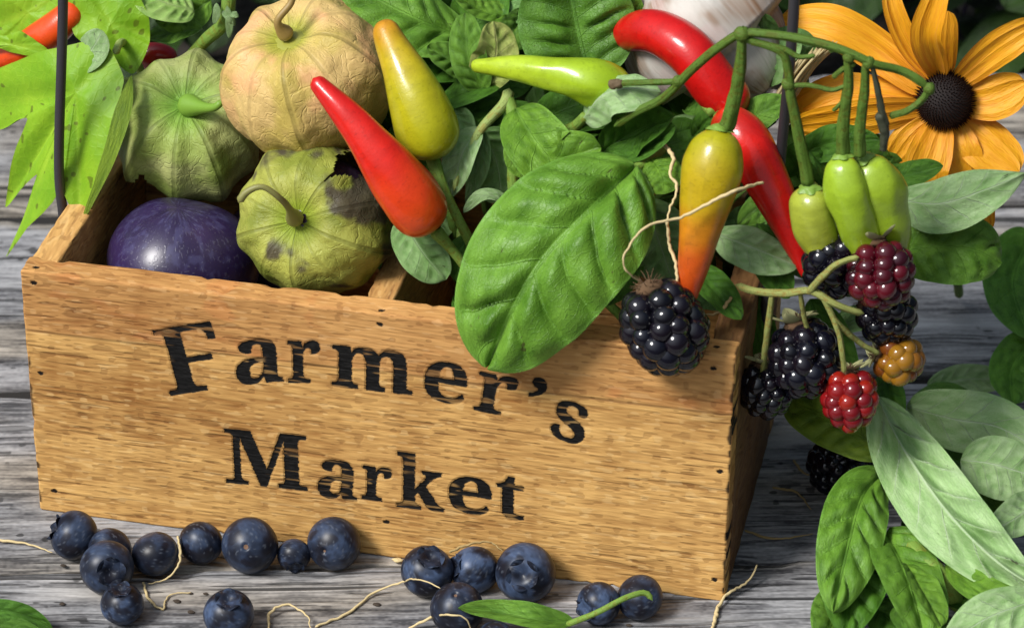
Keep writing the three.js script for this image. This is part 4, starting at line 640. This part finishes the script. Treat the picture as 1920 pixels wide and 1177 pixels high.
const fuzz = mat({ color: lin(0.11, 0.06, 0.028), roughness: 0.95 }), sepalM = mat({ color: lin(0.36, 0.36, 0.17), roughness: 0.85 });
function berryAt(parent, c, rx, ry, axis, mats, dr, lbl) {        // axis points to the calyx; drupelets sit on an egg
  const q = frame(axis), core = surf(14, 20, (u, v) => { const th = u * Math.PI, a = v * 2 * Math.PI; return V(Math.cos(a) * Math.sin(th) * (rx - dr * 0.75), Math.cos(th) * (ry - dr * 0.75), Math.sin(a) * Math.sin(th) * (rx - dr * 0.75)).applyQuaternion(q).add(c); }, { wrap: true });
  const b = part(parent.isGroup && parent.userData.solo ? 'core' : 'berry', core, mats[0], parent); if (lbl) b.userData.label = lbl;
  const host = parent.userData.solo ? parent : b, off = V(0, 0, 0); let p = host; while (p && p !== scene) { off.add(p.position); p = p.parent; }
  const rows = Math.max(4, Math.round(Math.PI * ry * 0.86 / (dr * 1.45)));
  for (let i = 0; i < rows; i++) {
    const th = Math.PI * (0.17 + 0.83 * (i + 0.4) / rows), rad = Math.sin(th) * (rx - dr * 0.62), n = Math.max(1, Math.round(2 * Math.PI * rad / (dr * 1.66)));
    for (let j = 0; j < n; j++) {
      const a = 2 * Math.PI * (j + (i % 2) * 0.5) / n + rr(-0.12, 0.12), s = dr * rr(0.9, 1.14), t2 = th + rr(-0.05, 0.05), m = new THREE.Mesh(drupe, mats[Math.floor(rnd() * 3)]);
      m.name = 'drupelet'; m.castShadow = m.receiveShadow = true; m.scale.set(s, s * rr(0.95, 1.15), s);
      m.position.copy(V(Math.cos(a) * Math.sin(t2) * (rx - dr * 0.62), Math.cos(t2) * (ry - dr * 0.62), Math.sin(a) * Math.sin(t2) * (rx - dr * 0.62)).applyQuaternion(q).add(c).sub(off)); m.rotation.set(rr(-1, 1), rr(-1, 1), rr(-1, 1)); host.add(m);
    }
  }
  const gs = [], top = c.clone().addScaledVector(axis.clone().normalize(), ry * 0.93);
  for (let i = 0; i < 60; i++) { const d = V(rr(-1, 1), rr(-0.3, 0.7), rr(-1, 1)).normalize().applyQuaternion(q), s0 = top.clone().addScaledVector(d, rx * 0.22); gs.push(sweep([s0, s0.clone().addScaledVector(d, rx * rr(0.08, 0.16)), s0.clone().addScaledVector(d, rx * rr(0.16, 0.36)).add(V(rr(-1, 1), rr(-1, 1), rr(-1, 1)).multiplyScalar(0.0008))], [0.00016, 0.00012, 0.00008], 5, 4)); }
  gs.push(surf(8, 12, (u, v) => { const th = u * Math.PI, a = v * 2 * Math.PI, k = rx * 0.36 * (1 + 0.4 * (vn(u * 7, Math.cos(a) * 3 + 3, c.x * 900) - 0.5)); return V(Math.cos(a) * Math.sin(th) * k, Math.cos(th) * k * 0.55, Math.sin(a) * Math.sin(th) * k).applyQuaternion(q).add(top); }, { wrap: true }));
  const ca = part('calyx', mergeGeometries(gs), fuzz, host);
  return { top, q, host };
}
function sepals(o, n, r, m = sepalM) { for (let i = 0; i < n; i++) { const a = 2 * Math.PI * i / n + 0.4, d = V(Math.cos(a), 0.25, Math.sin(a)).applyQuaternion(o.q), up = V(0, 1, 0).applyQuaternion(o.q); part('sepal', leafGeo([o.top.clone(), o.top.clone().addScaledVector(d, r * 0.5).addScaledVector(up, r * 0.12), o.top.clone().addScaledVector(d, r).addScaledVector(up, r * rr(-0.1, 0.4))], r * 0.32, { prof: 'lance', pucker: 0, nu: 8, nv: 4, face: up }), m, o.host.isGroup ? o.host : o.host.parent.isGroup ? o.host : o.host); } }
const upS = (x, y, z) => RIGHT.clone().multiplyScalar(x).addScaledVector(UP, y).addScaledVector(FWD, -z);
function loneBerry(label, c, rx, ry, axis, mats, dr) { const g = thing('blackberry', label, 'blackberry', c.clone().add(V(0, -ry, 0))); g.userData.solo = 1; const o = berryAt(g, c, rx, ry, axis, mats, dr); delete g.userData.solo; return o; }
loneBerry('single black blackberry balanced on the front rim of the crate', at(1246, 614, 0.0045), 0.0126, 0.0148, upS(-0.35, 0.9, 0.25), BLACK, 0.0041);
loneBerry('black blackberry in deep shade on the deck beside the crate', on(1580, 868, 0.0105), 0.0108, 0.0120, upS(0.6, 0.4, 0.2), BLACK, 0.0027);
{
  const g = thing('blackberry_sprig', 'blackberry sprig with black, red and amber berries hanging at the crate corner', 'blackberry sprig', at(1520, 548, -0.022));
  const bt = skin(0.31, 0.33, 0.11, { roughness: 0.75 }), tw = (list, a, b) => part('stem', tube(list.map(([x, y, z]) => at(x, y, z)), a * 0.8, b * 0.8, 24, 14, 0.35), bt, g);
  tw([[1378, 533, -0.020], [1420, 546, -0.018], [1470, 550, -0.016], [1520, 546, -0.014], [1560, 566, -0.013], [1592, 580, -0.014], [1622, 588, -0.016]], 0.0015, 0.0013);
  tw([[1515, 548, -0.014], [1545, 516, -0.013], [1575, 492, -0.013], [1612, 482, -0.014]], 0.0014, 0.0011); tw([[1450, 541, -0.017], [1448, 556, -0.017], [1440, 620, -0.017], [1432, 688, -0.019], [1430, 705, -0.02]], 0.0012, 0.0012);
  tw([[1540, 548, -0.0135], [1552, 572, -0.013], [1572, 620, -0.012], [1580, 660, -0.011], [1584, 700, -0.011]], 0.0012, 0.0010); tw([[1500, 541, -0.015], [1503, 562, -0.0155], [1508, 590, -0.017], [1514, 618, -0.018]], 0.0009, 0.0009);
  tw([[1561, 592, -0.0125], [1578, 612, -0.0135], [1610, 640, -0.017], [1650, 664, -0.020]], 0.0011, 0.0010);
  const B = (px, py, z, rx, ry, ax, m, dr, lbl, sep) => { const c = at(px, py, z), k = unit(c), o = berryAt(g, c, rx * k, ry * k, ax, m, dr * k, lbl); if (sep) sepals(o, 5, rx * k * 0.8); };
  B(1572, 492, -0.027, 60, 66, upS(0.7, 0.4, 0.1), BLACK, 22, 'black berry'); B(1652, 512, -0.020, 60, 66, upS(-0.15, 0.9, 0.15), MAROON, 20, 'dark maroon berry', 1); B(1664, 588, -0.030, 54, 52, upS(-0.6, 0.3, 0), BLACK, 19, 'black berry');
  B(1512, 672, -0.020, 66, 72, upS(-0.2, 0.75, 0.1), BLACK, 22, 'large black berry', 1); B(1438, 728, -0.020, 48, 54, upS(-0.1, 0.9, 0.3), BLACK, 17, 'small black berry', 1); B(1594, 748, -0.012, 48, 56, upS(-0.05, 0.95, 0.1), REDB, 18, 'bright red unripe berry', 1); B(1684, 674, -0.026, 44, 44, upS(-0.9, 0.2, 0.1), AMBER, 18, 'amber unripe berry', 1);
}

// ------------------------------------------------------------------ blueberries
const bloom = (p, k, pale) => { const b = fbm(p.x * 1.6 + 4, p.y * 1.6 + 4, p.z * 1.6 + k, 4), f = fbm(p.x * 9 + 3, p.y * 9 + 3, p.z * 9 + k, 3), rub = sstep(0.58, 0.68, fbm(p.x * 2.4 + 9, p.y * 2.4 + 9, p.z * 2.4 + k + 5, 3)), sp = sstep(0.80, 0.86, vn(p.x * 16 + 20, p.y * 16 + 20, p.z * 16 + 30 + k)); let c = mix3([0.008, 0.009, 0.016], [0.060, 0.090, 0.165], clamp(pale * sstep(0.30, 0.72, b) * (0.35 + 1.3 * (f - 0.15)))); c = mix3(c, [0.008, 0.007, 0.012], 0.8 * rub); return mix3(c, [0.15, 0.17, 0.21], 0.35 * sp); };
const bbMat = mat({ vertexColors: true, roughness: 0.36, specularIntensity: 0.55 });
const crownM = mat({ vertexColors: true, color: lin(0.8, 0.8, 0.8), roughness: 0.8, specularIntensity: 0.3 }), BB = [0.95, 0.6, 1.7], scarM = mat({ color: lin(0.16, 0.09, 0.055), roughness: 0.9 });
function blueberry(px, py, rpx, m, dir, label, kind = 'crown', sq = 0.93, lift = 0) {
  let c = on(px, py, 0.008), r = rpx * unit(c); c = on(px, py, r * 0.97 + lift); r = rpx * unit(c);
  const g = thing('blueberry', label, 'blueberry', c.clone().add(V(0, -r, 0)), 'blueberries strewn in front of the crate'), ax = upS(...dir).normalize(), q = frame(ax).multiply(new THREE.Quaternion().setFromAxisAngle(V(0, 1, 0), px * 0.7)), k = px * 0.37;
  const W = (p) => p.applyQuaternion(q).add(c);
  part('body', surf(48, 60, (u, v) => { const th = u * Math.PI, a = v * 2 * Math.PI, n = 1 + 0.05 * (fbm(Math.cos(a) * Math.sin(th) + 4, Math.sin(a) * Math.sin(th) + 4, Math.cos(th) + k, 2) - 0.5); const dip = kind === 'crown' ? 0.22 * Math.exp(-th * th / 0.075) : 0.10 * Math.exp(-th * th / 0.008) - 0.02 * Math.exp(-Math.pow(th - 0.18, 2) / 0.003); const base = 0.05 * Math.exp(-Math.pow(Math.PI - th, 2) / 0.06); return W(V(Math.cos(a) * Math.sin(th) * r * n, (Math.cos(th) * sq - dip + base) * r * n, Math.sin(a) * Math.sin(th) * r * n)); }, { wrap: true, uv: (u, v) => [v * 2 + k, u + k], col: (u, v) => { const th = u * Math.PI, a = v * 2 * Math.PI; return bloom(V(Math.cos(a) * Math.sin(th), Math.cos(th), Math.sin(a) * Math.sin(th)), k, m); } }), bbMat, g);
  if (kind === 'crown') part('crown', surf(5, 50, (u, v) => { const a = v * 2 * Math.PI, l = Math.abs(Math.cos(a * 2.5)), R1 = r * (0.30 + 0.20 * u), hgt = r * (sq * 0.84 + u * (0.03 + 0.17 * Math.pow(l, 1.4)) - 0.03 * u * u) ; const R2 = R1 * (1 + 0.10 * u * l * (vn(a * 2, k) + 0.3)); return W(V(Math.cos(a) * R2, hgt + r * 0.05 * u * (vn(a * 5, k) - 0.5), Math.sin(a) * R2)); }, { wrap: true, col: (u, v) => bloom(V(Math.cos(v * 6.283), 2 + u, Math.sin(v * 6.283)), k, m * 0.8) }), crownM, g);
  else part('stem_scar', surf(4, 16, (u, v) => { const a = v * 2 * Math.PI; return W(V(Math.cos(a) * u * r * 0.10, r * (sq - 0.075 + 0.02 * u), Math.sin(a) * u * r * 0.10)); }, { wrap: true }), scarM, g);
}
blueberry(138, 1003, 47, BB[1], [-0.85, 0.35, 0.2], 'blueberry farthest left, at the crate\u2019s lower left corner');
blueberry(205, 1030, 41, BB[1], [0.1, 0.2, -0.9], 'dark blueberry half hidden behind another, second from the left', 'scar');
blueberry(200, 1064, 51, BB[1], [0.25, -0.1, 0.9], 'large dark blueberry with its crown facing forward, left group');
blueberry(290, 1038, 44, BB[1], [0.3, -0.9, -0.2], 'smooth dark blueberry with a pale root fibre beside it', 'scar');
blueberry(376, 1018, 42, BB[1], [0.4, 0.5, -0.6], 'smooth blueberry left of the one with a round stem scar', 'scar');
blueberry(468, 1022, 53, BB[1], [-0.08, 0.0, 0.98], 'large blueberry showing a brown round stem scar', 'scar');
blueberry(551, 1040, 32, BB[1], [0.1, -0.7, 0.5], 'smallest blueberry, wedged between two large ones');
blueberry(626, 1019, 51, BB[1], [-0.35, -0.25, 0.9], 'large smooth blueberry leaning on the crate under the letter M', 'scar');
blueberry(228, 1132, 41, BB[0], [-0.05, 0.75, 0.55], 'blueberry with crown up in front of the left group');
blueberry(428, 1151, 48, BB[0], [0.05, 0.65, 0.65], 'blueberry with crown up alone at the bottom edge');
blueberry(801, 1071, 50, BB[0], [0.15, 0.62, 0.68], 'blueberry with ragged crown, left of the middle group');
blueberry(890, 1068, 44, BB[2], [-0.85, 0.2, 0.45], 'bluish blueberry in the middle of the centre group', 'crown', 1.05);
blueberry(985, 1074, 57, BB[0], [-0.12, 0.0, 0.95], 'largest blueberry with a star crown facing forward');
blueberry(857, 1141, 51, BB[1], [-0.05, 0.6, 0.75], 'dark blueberry with a small stem scar, front of the centre group', 'scar');
blueberry(1123, 1131, 41, BB[2], [-0.7, -0.25, 0.6], 'pale dusty blueberry beside the green leaf stalk', 'crown', 1.0);
blueberry(1200, 1120, 44, BB[1], [0.5, -0.5, -0.4], 'dark blueberry farthest right, under the leaf stalk', 'scar');
blueberry(930, 1202, 38, BB[0], [0, 0.2, 0.9], 'blueberry cut by the bottom edge behind the slender leaf');

// ------------------------------------------------------------------ root fibres
const rootM = mat({ color: lin(0.60, 0.47, 0.24), roughness: 0.8 }), rootB = mat({ color: lin(0.045, 0.032, 0.022), roughness: 0.95 }), rootD = mat({ color: lin(0.36, 0.25, 0.10), roughness: 0.85 });
function fibre(label, list, m = rootM, r = 0.00034, z = false) {
  const pts = []; list.forEach(([a, b, c], i) => { pts.push(z ? at(a, b, c) : on(a, b, c ?? 0.0012)); });
  const cv = new THREE.CatmullRomCurve3(pts, false, 'centripetal'), n = pts.length * 5, q = []; for (let i = 0; i <= n; i++) { const p = cv.getPointAt(i / n); if (i && i < n) p.add(V(rr(-1, 1), rr(-0.3, 0.5), rr(-1, 1)).multiplyScalar(0.00026)); q.push(p); }
  solo('root_fibre', sweep(q, [r * 1.1, r * 1.3, r, r * 0.8, r * 0.5], n * 3, 6, { lobe: (a, u) => 0.85 + 0.5 * vn(u * n, a, 3) }), m, label, 'root', 'stray root fibres');
}
fibre('root fibre entering from the left edge to the leftmost blueberry', [[-20, 1010], [50, 1020], [98, 1036]]);
fibre('root fibre curving down beside the smooth dark blueberry', [[333, 1004, 0.012], [337, 1045, 0.008], [325, 1074, 0.004], [302, 1089], [276, 1094]]);
fibre('bent root fibre right of the crown-up blueberry at lower left', [[268, 1091], [279, 1124], [304, 1142], [313, 1120], [332, 1112], [358, 1110]]);
fibre('looped root fibre at the bottom edge left of centre', [[502, 1185], [508, 1146, 0.003], [535, 1133, 0.004], [576, 1156, 0.003], [582, 1185]]);
fibre('long root fibre running up to the blueberry with the ragged crown', [[590, 1176], [650, 1150], [700, 1112, 0.002], [750, 1092, 0.006], [790, 1088, 0.0185], [826, 1103, 0.0185]]);
fibre('root fibre over the dark blueberry at the bottom edge', [[765, 1178], [810, 1158, 0.006], [840, 1153, 0.0155], [868, 1157, 0.0155], [884, 1182, 0.010]]);
fibre('root fibre arched behind the bluish blueberry', [[842, 1036, 0.012], [878, 1021, 0.014], [920, 1017, 0.014], [943, 1034, 0.012]], rootD);
fibre('kinked root fibre at the lower right corner of the crate', [[1336, 1182], [1350, 1132, 0.002], [1362, 1116, 0.003], [1402, 1090, 0.004], [1414, 1075, 0.006], [1420, 1058, 0.008]], rootM, 0.00048);
fibre('root fibre on the deck pointing at the upright basil leaf', [[1396, 994], [1452, 1010], [1526, 1000]], rootD);
fibre('root fibre in the shade below the blackberry sprig', [[1448, 914], [1492, 922], [1522, 956]], rootD);
fibre('shaded root fibre nearest the dark berry on the deck', [[1488, 862], [1510, 888], [1556, 900]], rootD);
fibre('long pale root fibre looping across the orange pepper', [[1432, 342, -0.022], [1372, 360, -0.0085], [1320, 386, -0.0055], [1276, 408, -0.002], [1215, 424, 0.004], [1180, 462, 0.012], [1168, 490, 0.014], [1180, 512, 0.013], [1200, 528, 0.008]], rootM, 0.00042, true);
fibre('knotty root hanging down behind the small round basil leaf', [[1240, 262, -0.045], [1262, 296, -0.036], [1258, 328, -0.030], [1270, 352, -0.026], [1254, 398, -0.018], [1250, 420, -0.013]], rootM, 0.00048, true);
fibre('root fibre hanging from the loop towards the blackberry on the rim', [[1252, 414, -0.012], [1256, 460, -0.012], [1268, 500, -0.008], [1272, 540, -0.003], [1296, 566, 0.001], [1318, 606, 0.003], [1328, 632, 0.004], [1310, 642, 0.006]], rootM, 0.0004, true);
fibre('short root fibre across the dark corner inside the crate', [[1372, 556, -0.020], [1350, 584, -0.016], [1318, 592, -0.012]], rootD, 0.00045, true);

// ------------------------------------------------------------------ dry crumbs on the deck
[[331, 1127, 9, 'dark crumb between the two crown-up blueberries'], [356, 1112, 6, 'tiny dark crumb by the end of the bent root fibre'], [357, 1147, 8, 'brown crumb left of the lone blueberry at the bottom edge'], [116, 1132, 7, 'dark crumb left of the front crown-up blueberry'], [118, 1060, 7, 'dark crumb below the leftmost blueberry'], [385, 1113, 6, 'tiny crumb behind the lone blueberry at the bottom edge'], [745, 1050, 12, 'straw coloured chip at the foot of the crate'], [706, 1133, 9, 'dark splinter beside the long root fibre'], [1180, 1172, 7, 'small crumb in front of the dark rightmost blueberry']].forEach(([px, py, w, label], i) => {
  const c = on(px, py, 0.0009), r = w * unit(c) * 0.55; solo('crumb', surf(10, 14, (u, v) => { const th = u * Math.PI, a = v * 2 * Math.PI, k = r * (0.7 + 0.6 * vn(Math.cos(a) * 2 + i * 3, Math.sin(a) * 2, Math.cos(th) * 2 + 4)); return V(Math.cos(a) * Math.sin(th) * k * 1.5, Math.cos(th) * k * 0.5, Math.sin(a) * Math.sin(th) * k).add(c); }, { wrap: true }), i === 6 ? rootM : rootB, label, 'crumb', 'crumbs on the deck'); });

// ------------------------------------------------------------------ dark plants in the bed beyond the deck
{
  const dark = leafM(0.16, 0.16, 0.25, { transmission: 0 }), plum = leafM(0.32, 0.10, 0.9, { transmission: 0 });
  [[0.36, -0.47, 'dark leafy plant in the bed behind the flower'], [0.27, -0.50, 'dark leafy plant with purple leaves behind the garlic'], [0.46, -0.50, 'dark leafy plant at the top right corner behind the deck'], [0.12, -0.46, 'dark leafy plant hidden behind the middle of the crate'], [-0.08, -0.44, 'dark leafy plant hidden behind the left of the crate']].forEach(([x, z, label], n) => {
    const g = thing('garden_plant', label, 'plant', V(x, -0.06, z));
    part('stem', tube([V(x, -0.062, z), V(x + 0.01, 0.0, z + 0.005), V(x, 0.06, z)], 0.003, 0.002), stemDark, g);
    for (let i = 0; i < 44; i++) { const a = rr(0, 6.283), e = rr(-0.1, 1.2), d = V(Math.cos(a) * Math.cos(e), Math.sin(e) * 0.6, Math.sin(a) * Math.cos(e)), b = V(x, rr(-0.04, 0.07), z), l = rr(0.035, 0.07), p1 = b.clone().addScaledVector(d, l * 0.7), p2 = p1.clone().addScaledVector(d, l * 0.5).add(V(0, -0.006, 0)), p3 = p2.clone().addScaledVector(d, l * 0.4).add(V(0, -0.018, 0));
      part('leaf', mergeGeometries([leafGeo([p1, p2, p3], l * 0.3, { prof: 'broad', face: V(0, 1, 0.2).normalize(), k: i, nu: 14, nv: 8 }), (() => tube([b, b.clone().lerp(p1, 0.5), p1], 0.0008, 0.0008, 6, 4))()]), n === 1 && i % 2 ? plum : dark, g); }
  });
}

renderer.render(scene, camera);
